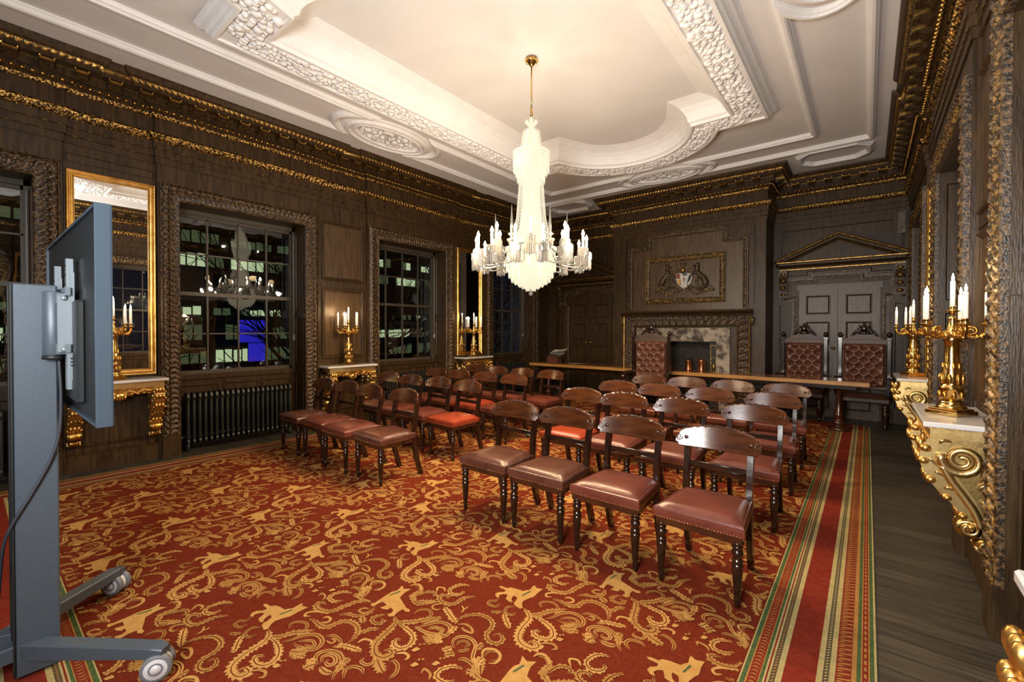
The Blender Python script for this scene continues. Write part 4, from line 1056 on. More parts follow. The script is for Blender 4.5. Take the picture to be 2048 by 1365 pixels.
for i in range(5):
    b = mb('paper'); k = rp_.uniform(.005, .02)
    b.grid(lambda u, v: ((u - .5) * .30, (v - .5) * .21, .012 * sin(5 * u + i) + k * (abs(2 * u - 1)) ** 2 + .01 * v * i), 8, 5)
    o = b.build('paper_sheet', loc=(-5.44 + .04 * i, 8.28 + rp_.uniform(-.05, .05), .7655 + .155 + .026 * i)); o.rotation_euler = (0, 0, rp_.uniform(-.8, .8))
    tag(o, 'loose white sheet in the crumpled heap on the dark red box', 'paper', 'papers heaped on the red box')
b = mb('paper'); b.grid(lambda u, v: ((u - .5) * .30, (v - .5) * .21, .002 + .01 * u * u), 4, 3); o = b.build('paper_sheet', loc=(-4.9, 8.3, .766)); tag(o, 'single white sheet lying flat on the left table', 'paper')

# ================================================================ FIREPLACE
fp_ = empty('fireplace', (-2.755, CHY, 0)); tag(fp_, 'stone and carved oak fireplace with broad mantel shelf', 'fireplace')
def ff(u, v, h): return (u, -h, v)
FXc = -2.755; a0, a1 = FO0 - FXc, FO1 - FXc
b = mb('marble_veined')
b.box((a0 - .20, -.05, 0), (a0 + .02, 0, FOZ - .02)); b.box((a1 - .02, -.05, 0), (a1 + .20, 0, FOZ - .02)); b.box((a0 - .20, -.05, FOZ - .02), (a1 + .20, 0, 1.545)); b.build('marble_slip', fp_)
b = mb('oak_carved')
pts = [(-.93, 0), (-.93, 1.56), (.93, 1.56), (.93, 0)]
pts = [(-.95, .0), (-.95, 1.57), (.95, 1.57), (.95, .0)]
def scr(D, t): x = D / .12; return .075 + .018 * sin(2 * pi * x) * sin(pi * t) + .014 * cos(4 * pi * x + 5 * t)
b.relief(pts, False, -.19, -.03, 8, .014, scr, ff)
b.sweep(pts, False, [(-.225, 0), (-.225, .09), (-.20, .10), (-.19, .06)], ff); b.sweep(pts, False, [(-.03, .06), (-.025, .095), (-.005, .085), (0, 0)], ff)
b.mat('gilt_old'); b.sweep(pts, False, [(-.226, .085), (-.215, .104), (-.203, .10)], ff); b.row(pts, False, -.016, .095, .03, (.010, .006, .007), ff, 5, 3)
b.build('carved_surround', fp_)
b = mb('oak'); b.sweep([(-1.20, 1.80), (1.20, 1.80)], False, [(.03, 0), (.03, .12), (.0, .13), (-.02, .17), (-.04, .185), (-.045, .22), (-.075, .225), (-.075, 0)], ff)
b.box((-1.19, -.09, 1.765), (1.19, 0, 1.78)); b.build('mantel_shelf', fp_)
for s_ in (-1, 1):
    b = mb('oak_carved_gilt'); x = s_ * 1.20
    b.tube([(x, -.10 + 0 * a, z) for a, z in ((0, 1.74), (0, 1.60))], [.03, .02], 8)
    b.tube([(px, -.11, pz) for px, pz in spiral(x, 1.70, .035, .006, 0, 1.5, 14)], .008, 5); b.build('scroll_bracket', fp_)
b = mb('iron')                                    # cast-iron insert inside the opening
b.M = Matrix.Translation((-FXc, -CHY, 0))
for sx_ in (FO0 + .02, FO1 - .17):
    b.box((sx_, CHY + .06, .0), (sx_ + .15, CHY + .10, FOZ - .04))
    b.mat('gilt_old'); b.sweep([(sx_ + .02, .1), (sx_ + .02, 1.22), (sx_ + .13, 1.22), (sx_ + .13, .1)], True, [(0, -.06), (0, -.05), (.008, -.05), (.008, -.06)], breast)
    b.sweep([(sx_ + .03, .62), (sx_ + .03, .95), (sx_ + .055, 1.0), (sx_ + .095, 1.0), (sx_ + .12, .95), (sx_ + .12, .62)], True, [(0, -.06), (0, -.048), (.006, -.048), (.006, -.06)], breast); b.ball((sx_ + .075, CHY + .05, .82), (.03, .015, .06), 8, 6); b.mat('iron')
b.box((FO0, CHY + .05, FOZ - .05), (FO1, CHY + .10, FOZ))
for k in range(9): b.box((FO0 + .30 + .09 * k, CHY + .14, .12), (FO0 + .32 + .09 * k, CHY + .16, .42))
b.box((FO0 + .26, CHY + .12, .12), (FO1 - .26, CHY + .36, .15)); b.box((FO0 + .26, CHY + .13, .38), (FO1 - .26, CHY + .16, .40)); b.box((FO0 + .28, CHY + .14, 0), (FO0 + .31, CHY + .34, .13)); b.box((FO1 - .31, CHY + .14, 0), (FO1 - .28, CHY + .34, .13))
b.build('iron_grate', fp_)
# overmantel panel with eared border
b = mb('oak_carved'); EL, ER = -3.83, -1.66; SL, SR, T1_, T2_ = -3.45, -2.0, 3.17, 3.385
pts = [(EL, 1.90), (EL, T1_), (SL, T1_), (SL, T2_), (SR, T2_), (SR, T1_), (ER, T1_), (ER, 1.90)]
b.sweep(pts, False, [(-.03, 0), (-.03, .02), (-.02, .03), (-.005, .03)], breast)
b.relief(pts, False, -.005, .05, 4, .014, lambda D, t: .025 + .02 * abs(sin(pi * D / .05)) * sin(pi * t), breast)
b.sweep(pts, False, [(.05, .02), (.055, .03), (.065, .03), (.075, 0)], breast)
b.mat('gilt_old'); b.row(pts, False, .0, .045, .05, (.010, .008, .006), breast, 5, 3); b.row([(CHX0 + .05, 3.405), (CHX1 - .02, 3.405)], False, 0, .012, .05, (.014, .012, .008), breast, 5, 3)
b.mat('oak'); b.sweep([(ER + .10, 1.96), (ER + .10, 3.36)], False, [(-.02, 0), (-.02, .03), (.02, .03), (.02, 0)], breast); b.sweep([(EL - .10, 1.96), (EL - .10, 3.36)], False, [(-.02, 0), (-.02, .03), (.02, .03), (.02, 0)], breast)
b.build('overmantel_moulding', wf)
b = mb('oak_light'); b.box((EL + .02, CHY - .006, 1.88), (ER - .02, CHY, T1_)); b.box((SL, CHY - .006, T1_), (SR, CHY, T2_)); b.build('overmantel_panel', wf)

# carved coat of arms in its frame
ca = empty('coat_of_arms', (-2.75, CHY - .006, 2.475)); tag(ca, 'framed carved coat of arms with two animal supporters above the mantel', 'coat of arms')
def cf_(u, v, h): return (u, -h, v)
w2, h2 = .745, .455
b = mb('oak_carved_gilt'); pts = [(-w2, -h2), (-w2, h2), (w2, h2), (w2, -h2)]
b.sweep(pts, True, [(0, 0), (0, .05), (.015, .06), (.03, .05)], cf_); b.relief(pts, True, .03, .075, 3, .016, lambda D, t: .04 + .02 * abs(sin(pi * D / .045)) * sin(pi * t), cf_); b.sweep(pts, True, [(.075, .045), (.08, .055), (.095, .045), (.10, 0)], cf_)
b.mat('gilt_old'); b.row(pts, True, .052, .062, .045, (.012, .010, .008), cf_, 5, 3); b.build('frame', ca)
b = mb('oak_light'); b.box((-w2 + .08, -.012, -h2 + .08), (w2 - .08, 0, h2 - .08)); b.build('field', ca)
def A_(cx, cy):
    px, py = 1280 + cx / 10.5, 490 + cy / 10.5; d = FW + RT * ((px - CXP) / F_PX) - UP * ((py - CYP) / F_PX); t = (CHY) / d.y
    return (CAM.x + d.x * t + 2.75, CAM.z + d.z * t - 2.475)
def at(pts, rad, m_='oak_carved_gilt', h=.035, n_=4, seg=7):
    P = smooth_path([A_(*p) for p in pts], n_); r = rad if isinstance(rad, list) else [rad, rad]
    k = len(P); rr = []
    for i in range(k):
        t = i / (k - 1) * (len(r) - 1); a = min(int(t), len(r) - 2); rr.append(r[a] + (r[a + 1] - r[a]) * (t - a))
    b.mat(m_); b.tube([(x, -h, z) for x, z in P], rr, seg)
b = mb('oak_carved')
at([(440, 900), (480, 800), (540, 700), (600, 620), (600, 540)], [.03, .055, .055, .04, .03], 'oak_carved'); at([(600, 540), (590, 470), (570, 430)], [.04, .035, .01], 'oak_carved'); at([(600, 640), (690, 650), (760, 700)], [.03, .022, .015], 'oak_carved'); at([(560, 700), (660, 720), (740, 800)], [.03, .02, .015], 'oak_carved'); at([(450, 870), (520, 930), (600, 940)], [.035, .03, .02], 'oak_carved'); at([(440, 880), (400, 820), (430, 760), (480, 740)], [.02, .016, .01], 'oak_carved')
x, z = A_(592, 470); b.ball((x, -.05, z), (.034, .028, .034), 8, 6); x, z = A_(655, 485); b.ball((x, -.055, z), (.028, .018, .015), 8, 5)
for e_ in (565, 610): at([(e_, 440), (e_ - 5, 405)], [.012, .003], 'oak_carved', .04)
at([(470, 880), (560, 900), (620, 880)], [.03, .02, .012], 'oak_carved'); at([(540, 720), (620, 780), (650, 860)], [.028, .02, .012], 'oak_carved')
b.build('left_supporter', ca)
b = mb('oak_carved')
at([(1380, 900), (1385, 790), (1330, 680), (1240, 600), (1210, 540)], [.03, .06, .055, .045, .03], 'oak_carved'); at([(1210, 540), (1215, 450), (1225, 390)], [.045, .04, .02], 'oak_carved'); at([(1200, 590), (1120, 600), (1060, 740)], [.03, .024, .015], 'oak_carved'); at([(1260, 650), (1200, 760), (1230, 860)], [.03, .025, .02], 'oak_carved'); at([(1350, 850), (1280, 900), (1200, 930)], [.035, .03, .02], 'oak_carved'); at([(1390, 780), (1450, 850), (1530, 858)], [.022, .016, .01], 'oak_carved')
x, z = A_(1218, 430); b.ball((x, -.05, z), (.034, .028, .034), 8, 6); x, z = A_(1158, 445); b.ball((x, -.055, z), (.028, .018, .015), 8, 5)
for e_ in (1200, 1245): at([(e_, 400), (e_ + 3, 365)], [.012, .003], 'oak_carved', .04)
at([(1360, 880), (1300, 930), (1230, 945)], [.03, .02, .012], 'oak_carved')
b.build('right_supporter', ca)
b = mb('gilt_old')
at([(330, 980), (420, 930), (480, 900), (520, 1050), (640, 1050), (760, 980), (820, 960), (900, 985), (980, 990)], .022, 'oak_carved_gilt', .03); at([(960, 900), (1060, 940), (1150, 1020), (1260, 1010), (1350, 990), (1440, 940), (1540, 935)], .024, 'oak_carved_gilt', .03)
at([(560, 960), (640, 920), (720, 900), (790, 950)], .02, 'oak_carved'); at([(1000, 850), (1080, 880), (1160, 900), (1260, 960)], .02, 'oak_carved')
for px_, py_ in ((340, 985), (460, 920), (820, 975), (890, 985), (1310, 985), (1540, 930)):
    x, z = A_(px_, py_); b.ball((x, -.035, z), (.03, .02, .03), 8, 5)
b.build('ribbon_scroll', ca)
sh = [A_(*p) for p in ((770, 620), (860, 600), (930, 625), (1010, 600), (1110, 620), (1110, 720), (1070, 820), (1000, 890), (945, 925), (880, 890), (810, 820), (775, 720))]
b = mb('white_enamel'); b.prism(sh, cf_, .02, .05)
def half(poly, m_): b.mat(m_); b.prism([A_(*p) for p in poly], cf_, .05, .056)
half([(775, 625), (860, 605), (860, 720), (780, 720)], 'red_enamel'); half([(920, 625), (1010, 605), (1010, 650), (920, 660)], 'blue_enamel'); half([(800, 740), (880, 740), (880, 870), (830, 820)], 'gilt_old'); half([(930, 700), (965, 700), (955, 780), (940, 790)], 'red_enamel'); half([(1050, 640), (1105, 635), (1080, 740), (1000, 830)], 'iron')
b.build('shield', ca)
b = mb('gilt_old'); x, z = A_(915, 540); b.ball((x, -.045, z), (.045, .03, .05), 8, 6); b.mat('oak_carved'); at([(830, 560), (780, 520), (730, 600), (690, 560)], .018); at([(1010, 560), (1060, 520), (1110, 590)], .018)
x, z = A_(915, 430); b.mat('oak_carved'); b.ball((x, -.04, z), (.055, .02, .022), 8, 5); b.ball((x - .04, -.04, z + .035), (.02, .015, .02), 6, 4); b.ball((x + .04, -.04, z + .03), (.02, .015, .02), 6, 4)
b.build('helm_and_crest', ca)
# ================================================================ CONSOLES
def make_console(H, lab, loc, rz, grp='gilded console tables with marble tops'):
    t = empty('console_table', loc, rz); tag(t, lab, 'console table', grp); W = .40
    b = mb('marble'); b.bbox((-W - .015, -.315, H - .030), (W + .015, 0, H), .006); b.build('marble_top', t)
    b = mb('gilt_pale'); b.box((-W + .02, -.285, H - .09), (W - .02, 0, H - .030))
    b.mat('gilt_bright'); b.box((-W + .01, -.293, H - .038), (W - .01, 0, H - .030)); b.row([(-W + .03, H - .09), (W - .03, H - .09)], False, 0, .290, .022, (.009, .006, .006), lambda u, v, h: (u, -h, v), 5, 3); b.build('frieze', t)
    # carved, scalloped apron between the legs
    b = mb('gilt')
    n = 26; pts = [(-W + .09, H - .09)]
    bot = []
    for i in range(n + 1):
        x = -W + .09 + (2 * W - .18) * i / n; t_ = abs(2 * i / n - 1)
        bot.append((x, H - .135 - .055 * max(0, 1 - t_ * 2.2) - .022 * abs(sin(4.5 * pi * t_)) - .02 * t_ ** 6))
    b.prism(bot + [(W - .09, H - .088), (-W + .09, H - .088)], lambda u, v, h: (u, -h, v), .245, .272)
    b.mat('gilt_bright')
    for s_ in (-1, 1):
        b.tube([(x, -.278, z) for x, z in smooth_path([(s_ * .03, H - .15), (s_ * .08, H - .12), (s_ * .14, H - .145), (s_ * .20, H - .115), (s_ * .26, H - .13), (s_ * .29, H - .11)], 4)], .011, 6)
        for cx in (.09, .19, .27): b.tube([(x, -.279, z) for x, z in spiral(s_ * cx, H - .122, .024, .004, 0, s_ * 1.4, 12)], .0055, 5)
        for q in range(5): b.ball((s_ * (.05 + .05 * q), -.276, H - .155 + .004 * (q % 2)), (.018, .012, .012), 6, 4)
    b.ball((0, -.28, H - .165), (.05, .022, .04), 8, 6)
    for q in range(-2, 3): b.ball((q * .022, -.285, H - .195 + .006 * abs(q)), (.011, .012, .028), 6, 4)
    b.build('carved_apron', t)
    # side aprons
    # scroll bracket legs
    for s_ in (-1, 1):
        x0 = s_ * (W - .07); b = mb('gilt')
        cl = smooth_path([(.235, H - .09), (.268, H - .16), (.262, H - .24), (.215, H - .33), (.155, H - .41), (.115, H - .48), (.095, H - .54), (.10, H - .59)], 4)
        wd = [.040, .052, .058, .056, .048, .040, .032, .026]
        nr = mitres(cl, False); k = len(cl); L_, R__ = [], []
        for i, (c, q) in enumerate(zip(cl, nr)):
            tt = i / (k - 1) * 7; a = min(int(tt), 6); w_ = wd[a] + (wd[a + 1] - wd[a]) * (tt - a)
            L_.append((c[0] + q[0] * w_, c[1] + q[1] * w_)); R__.append((c[0] - q[0] * w_, c[1] - q[1] * w_))
        N = 2 * k; out = L_ + R__[::-1]
        b.mat('gilt_pale')
        for m_, hw in (('gilt', .045),):
            vs = [(x0 + sx_ * hw, -u, v) for sx_ in (-1, 1) for u, v in out]
            fs = [(i, (i + 1) % N, N + (i + 1) % N, N + i) for i in range(N)] + [(i, N - 1 - i, N - 2 - i, i + 1) for i in range(k - 1)] + [(N + i, N + i + 1, 2 * N - 2 - i, 2 * N - 1 - i) for i in range(k - 1)]
            b.add(vs, fs, False)
        # back web so the side reads as one solid scroll
        b.mat('gilt_side'); b.prism([(0, H - .09), (.24, H - .09), (.25, H - .20), (.18, H - .36), (.10, H - .46), (.04, H - .52), (0, H - .50)], lambda u, v, h: (h, -u, v), x0 - .030, x0 + .030)
        b.mat('gilt_pale')
        for hh in (-1, 1):
            xx = x0 + hh * .047
            b.tube([(xx, -y, z) for y, z in spiral(.160, H - .195, .084, .012, .3, -1.9, 34)], [.023 - .013 * i / 34 for i in range(35)], 8)
            b.tube([(xx, -y, z) for y, z in smooth_path([(.236, H - .235), (.20, H - .31), (.15, H - .39), (.11, H - .46), (.085, H - .54)], 4)], .020, 8)
            b.tube([(xx, -y, z) for y, z in spiral(.13, H - .555, .046, .006, 0, 1.6, 20)], .010, 6)
            for (ya, za, yb, zb) in ((.245, -.12, .20, -.105), (.285, -.20, .245, -.25), (.265, -.28, .215, -.30), (.225, -.36, .17, -.37), (.02, -.12, .06, -.30), (.03, -.20, .09, -.30), (.02, -.44, .09, -.40)):
                b.tube([(xx - hh * .004, -y, z) for y, z in smooth_path([(ya, H + za), ((ya + yb) / 2 + .012, H + (za + zb) / 2 + .014), (yb, H + zb)], 4)], [.004, .007, .010, .012, .012, .010, .008, .006, .003], 6)
            b.tube([(xx, -y, z) for y, z in spiral(.055, H - .34, .04, .006, 0, 1.6, 18)], .007, 5)
            b.tube([(xx, -y, z) for y, z in spiral(.07, H - .635, .036, .005, 0, -1.6, 18)], .010, 6)
        b.mat('gilt')
        b.lathe([(.050, -.045), (.054, -.035), (.054, .035), (.050, .045)], 14, (x0, -.13, H - .555), 'x'); b.lathe([(.036, -.035), (.040, -.025), (.040, .025), (.036, .035)], 12, (x0, -.07, H - .635), 'x')
        # fluted acanthus front
        b.mat('gilt_bright')
        for f_ in (-.030, -.010, .010, .030):
            b.tube([(x0 + f_, -(c[0] + q[0] * 0 + .045 * (1 - i / k * .45)), c[1]) for i, (c, q) in enumerate(zip(cl[1:-4], nr[1:-4]))], .0105, 6)
        for (yy, zz, sc) in ((.322, H - .13, 1), (.330, H - .20, .9), (.300, H - .30, .9), (.235, H - .385, .8), (.175, H - .47, .8), (.145, H - .52, .7)):
            for f_ in (-.03, 0, .03): b.ball((x0 + f_, -yy, zz), (.019 * sc, .020 * sc, .034 * sc), 6, 5)
            for hh in (-1, 1): b.ball((x0 + hh * .05, -yy + .02, zz - .02), (.016, .028 * sc, .022 * sc), 6, 4)
        b.build('scroll_leg', t)
    return t
HL, HR = .955, 1.005
HPI = pi / 2
make_console(HL, 'gilded console with white marble top under the gilt mirror, beside the screen', (XL - .04 + .002, 1.03, 0), HPI)
make_console(HL, 'gilded console with white marble top under the candle-lit oak panel', (XL - .04 + .002, 3.735, 0), HPI)
make_console(HL, 'gilded console with white marble top under the far gilt mirror', (XL - .04 + .002, 6.535, 0), HPI)
make_console(HR, 'gilded console cut off by the right edge of the photo', (XR + .04 - .002, .96, 0), -HPI)
make_console(HR, 'gilded console with scroll legs, second along the right wall', (XR + .04 - .002, 3.70, 0), -HPI)
make_console(HR, 'gilded console at the far end of the right wall', (XR + .04 - .002, 6.50, 0), -HPI)

# ================================================================ CANDELABRA
def make_candelabrum():
    t = empty('candelabrum')
    b = mb('brass'); b.bbox((-.088, -.088, 0), (.088, .088, .028), .004); b.bbox((-.076, -.076, .028), (.076, .076, .04), .004)
    b.lathe([(.07, .04), (.072, .052), (.062, .06), (.055, .075), (.058, .085)], 20); b.build('base', t)
    b = mb('brass')
    b.lathe([(.056, .085), (.056, .155), (.062, .165), (.060, .175), (.048, .185), (.050, .20), (.052, .24), (.046, .28), (.038, .32), (.035, .42), (.036, .455), (.045, .465), (.04, .475), (.05, .50), (.055, .52), (.03, .53), (.022, .56), (.018, .60), (.022, .615)], 20)
    b.build('stem', t)
    b = mb('gilt')
    for k in range(8):
        a = 2 * pi * k / 8
        b.ball((.054 * cos(a), .054 * sin(a), .125), (.014, .014, .026), 6, 5); b.ball((.052 * cos(a + .4), .052 * sin(a + .4), .225), (.012, .012, .035), 6, 5); b.ball((.040 * cos(a), .040 * sin(a), .30), (.009, .009, .03), 6, 4)
        b.ball((.052 * cos(a), .052 * sin(a), .50), (.018, .018, .022), 6, 4)
    b.build('stem_leaves', t)
    def pan(c, r):
        q = mb('brass'); q.lathe([(.004, -.02), (.012, -.016), (.008, -.008), (r * .6, -.004), (r, .004), (r + .003, .008), (r * .5, .004), (.014, .006), (.016, .03), (.018, .034), (.013, .036)], 14, c); return q
    def candle(c, h, par, tilt=0):
        q = mb('wax'); q.lathe([(.0125, 0), (.0122, h - .006), (.009, h)], 10, c); cn = q.build('candle', par)
        q = mb('flame'); q.lathe([(.002, h - .002), (.0065, h + .010), (.0075, h + .018), (.004, h + .034), (.0008, h + .046)], 8, c); q.build('flame', cn)
    for k in range(5):
        a = 2 * pi * (k + .25) / 5; R = .150
        b = mb('gilt')
        pr = smooth_path([(.03, .52), (.06, .50), (.10, .487), (.135, .50), (R, .53), (R, .548)], 4)
        b.tube([(r * cos(a), r * sin(a), z) for r, z in pr], .0125, 7)
        b.tube([(r * cos(a), r * sin(a), z) for r, z in spiral(.085, .525, .03, .006, 2.5, -1.5, 16)], .007, 5)
        for q_ in range(5): b.ball(((.05 + .02 * q_) * cos(a), (.05 + .02 * q_) * sin(a), .487 + .008 * (q_ % 2)), (.014, .014, .012), 6, 4)
        ar = b.build('arm', t)
        c = (R * cos(a), R * sin(a), .565); pan(c, .030).build('drip_pan', ar)
        candle((c[0], c[1], .596), .165, t)
    pan((0, 0, .645), .034).build('drip_pan', t); candle((0, 0, .676), .165, t)
    return t
cp = make_candelabrum()
for i, (x, y, z, rz, lab) in enumerate([
        (XL + .14, 1.00, HL, .2, 'lit six-candle gilt candelabrum in front of the gilt mirror by the screen'),
        (XL + .14, 3.72, HL, 0, 'lit six-candle gilt candelabrum before the bare oak panel on the left wall'),
        (XL + .14, 6.50, HL, .5, 'lit six-candle gilt candelabrum in front of the far left mirror'),
        (XR - .13, 3.66, HR, .9, 'lit six-candle gilt candelabrum on the nearer console of the right wall'),
        (XR - .13, 6.50, HR, .4, 'lit six-candle gilt candelabrum on the far console of the right wall')]):
    c = cp if i == 0 else copy_tree(cp)
    c.location = (x, y, z + .0008); c.rotation_euler = (0, 0, rz); tag(c, lab, 'candelabrum', 'gilt candelabra on the consoles')
    sc_ = 1.0 if x < 0 else .94
    c.scale = (sc_, sc_, sc_)

# ================================================================ MIRRORS
for fn, cy, lab in ((left, PIERS[0], 'tall gilt-framed mirror above the console beside the screen'), (left, PIERS[2], 'tall gilt-framed mirror between the second and third left windows'),
                    (right, PIERS[0], 'tall gilt-framed mirror nearest the camera on the right wall'), (right, PIERS[2], 'tall gilt-framed mirror seen edge-on at the far end of the right wall')):
    r0 = Vector(fn(cy, 2.06, -.04)); t = empty('wall_mirror', r0); tag(t, lab, 'mirror', 'gilt-framed pier mirrors')
    def mf(u, v, h): return Vector(fn(u, v, h)) - r0
    b = mb('gilt_bright'); pts = [(cy - .365, .985), (cy - .365, 3.14), (cy + .365, 3.14), (cy + .365, .985)]
    b.sweep(pts, True, [(0, -.038), (0, .0), (.008, .008), (.018, .004), (.026, -.006), (.036, -.006), (.040, .0), (.052, -.004), (.060, -.014), (.066, -.014), (.068, -.030)], mf); b.build('frame', t)
    b = mb('mirror'); b.sweep([(cy - .302, 2.0625), (cy + .302, 2.0625)], False, [(-1.018, -.028), (1.018, -.028)], mf, capends=False); b.build('mirror_glass', t)

# ================================================================ RADIATORS
def make_radiator(cy, lab, wallx=XL):
    t = empty('radiator', (wallx - .15, cy, 0)); tag(t, lab, 'radiator', 'cast-iron radiators under the left windows')
    n = 21
    for i in range(n):
        y = -.61 + 1.22 * i / (n - 1)
        if i == 0:
            b = mb('iron')
            prof_ = [(-.07, .09), (.07, .09), (.075, .12), (.065, .14), (.065, .62), (.075, .66), (.06, .70), (.03, .715), (-.03, .715), (-.06, .70), (-.075, .66), (-.065, .62), (-.065, .14), (-.075, .12)]
            b.prism(prof_, lambda u, v, h: (u, h, v), -.012, .012)
            for xx in (-.045, 0, .045): b.tube([(xx, 0, .12), (xx, 0, .68)], .0205, 8)
            b.ball((0, 0, .70), (.05, .018, .022), 6, 4)
            if i in (0, n - 1): pass
            proto_s = b.build('section', t, loc=(0, y, 0))
        else:
            o = proto_s.copy(); COL.objects.link(o); o.parent = t; o.location = (0, y, 0)
    for s_ in (-1, 1):
        b = mb('iron'); b.tube([(0, s_ * .61, 0), (.05, s_ * .61, 0), (.05, s_ * .61, .10)], .02, 6); b.tube([(-.05, s_ * .61, .10), (-.05, s_ * .61, 0)], .02, 6); b.build('foot', t)
    b = mb('iron'); b.tube([(0, -.62, .62), (0, .62, .62)], .026, 8); b.tube([(0, -.62, .17), (0, .62, .17)], .026, 8); b.build('header_pipes', t)
    b = mb('steel'); b.tube([(.0, -.62, .17), (.0, -.69, .17), (.0, -.69, 0)], .013, 8); b.lathe([(.018, -.02), (.024, 0), (.018, .03)], 10, (0, -.69, .19)); b.build('valve', t)
make_radiator(2.33, 'dark cast-iron radiator under the large sixteen-pane window')
make_radiator(5.08, 'dark cast-iron radiator under the second window, behind the chairs')
make_radiator(-.33, 'dark cast-iron radiator under the nearest left window')
make_radiator(7.93, 'dark cast-iron radiator under the far left window')

# ================================================================ SCREEN ON A TROLLEY
tv = empty('screen_trolley', (-2.84, .20, 0)); tag(tv, 'large flat screen seen from behind on a blue-grey wheeled stand', 'screen stand')
def W_(p): return (p[0] + 2.84, p[1] - .20, p[2])
b = mb('tv_grey'); b.bbox(W_((-2.97, .128, .02)), W_((-2.775, .262, 1.690)), .006); col_ = b.build('column', tv)
b = mb('tv_dark'); b.box(W_((-2.975, .122, .03)), W_((-2.91, .128, 1.688))); b.box(W_((-2.83, .122, .03)), W_((-2.772, .128, 1.688))); b.build('column_edge', col_)
b = mb('tv_dark')                                # screen body, facing the chairs
b.bbox(W_((-3.73, .318, 1.135)), W_((-2.235, .350, 1.965)), .006); sc = b.build('screen_body', tv)
b = mb('tv_rim'); X0_, X1_, Z0_, Z1_ = -3.73, -2.232, 1.132, 1.968
def sfn(u, v, h): return W_((u, .352 - h, v))
b.sweep([(X0_, Z0_), (X0_, Z1_), (X1_, Z1_), (X1_, Z0_)], True, [(0, -.006), (-.002, 0), (-.002, .042), (.0, .044), (.012, .044), (.012, .03)], sfn); b.build('bezel', sc)
b = mb('screen_black'); b.box(W_((-3.715, .350, 1.15)), W_((-2.25, .3525, 1.95))); b.build('display_panel', sc)
b = mb('tv_dark'); b.bbox(W_((-3.45, .292, 1.19)), W_((-2.52, .320, 1.62)), .008)
for z in (1.34, 1.355, 1.37): b.box(W_((-3.44, .288, z)), W_((-2.53, .292, z + .007)))
b.mat('steel_white'); b.box(W_((-2.285, .3155, 1.17)), W_((-2.280, .318, 1.93))); b.build('back_cover', sc)
b = mb('steel')
for x in (-2.68, -3.05):
    br = mb('steel_white')
    br.prism([(x - .028, 1.24), (x + .028, 1.24), (x + .028, 1.60), (x + .016, 1.80), (x - .010, 1.80), (x - .028, 1.66)], lambda u, v, h: W_((u, .300 - h, v)), 0, .022)
    br.mat('tv_dark')
    for z in (1.77, 1.73, 1.69, 1.65, 1.60): br.lathe([(.0045, 0), (.0045, .002)], 8, W_((x + .004, .276, z)), 'y')
    br.mat('steel_white'); br.box(W_((x + .032, .288, 1.28)), W_((x + .045, .30, 1.74))); br.build('mount_bracket', tv)
b.box(W_((-3.10, .270, 1.64)), W_((-2.62, .286, 1.675))); b.box(W_((-3.10, .270, 1.40)), W_((-2.62, .286, 1.435))); b.build('mount_rail', tv)
b = mb('tv_grey'); b.lathe([(.030, 1.385), (.034, 1.39), (.034, 1.655), (.030, 1.66)], 20, W_((-2.738, .245, 0))); b.mat('tv_dark'); b.lathe([(.036, 1.368), (.036, 1.386)], 20, W_((-2.738, .245, 0))); b.build('pivot_tube', tv)
b = mb('steel'); b.bbox(W_((-2.73, .245, 1.605)), W_((-2.665, .30, 1.652)), .004); b.bbox(W_((-2.73, .245, 1.39)), W_((-2.665, .30, 1.437)), .004); b.mat('steel_white'); b.bbox(W_((-2.675, .250, 1.40)), W_((-2.650, .296, 1.64)), .003)
for z in (1.63, 1.413): b.lathe([(.010, 0), (.012, .003), (.006, .009)], 10, W_((-2.65, .270, z)), 'x')
b.build('swivel_arm', tv)
b = mb('steel_white'); b.box(W_((-2.70, .285, 1.33)), W_((-2.672, .300, 1.375))); b.lathe([(.006, 1.25), (.006, 1.33)], 8, W_((-2.69, .283, 0))); b.build('locking_screw', tv)
b = mb('cable'); b.tube([W_(p) for p in smooth_path([(-2.745, .262, 1.37), (-2.752, .268, 1.20), (-2.758, .262, 1.05), (-2.762, .235, .93), (-2.766, .18, .80), (-2.766, .130, .70), (-2.79, .10, .60), (-2.87, .09, .42), (-2.95, .08, .25), (-2.98, .04, .06), (-3.05, -.05, ZCH + .006), (-3.3, -.3, ZCH + .006)], 5)], .006, 8); b.build('power_cable', tv)
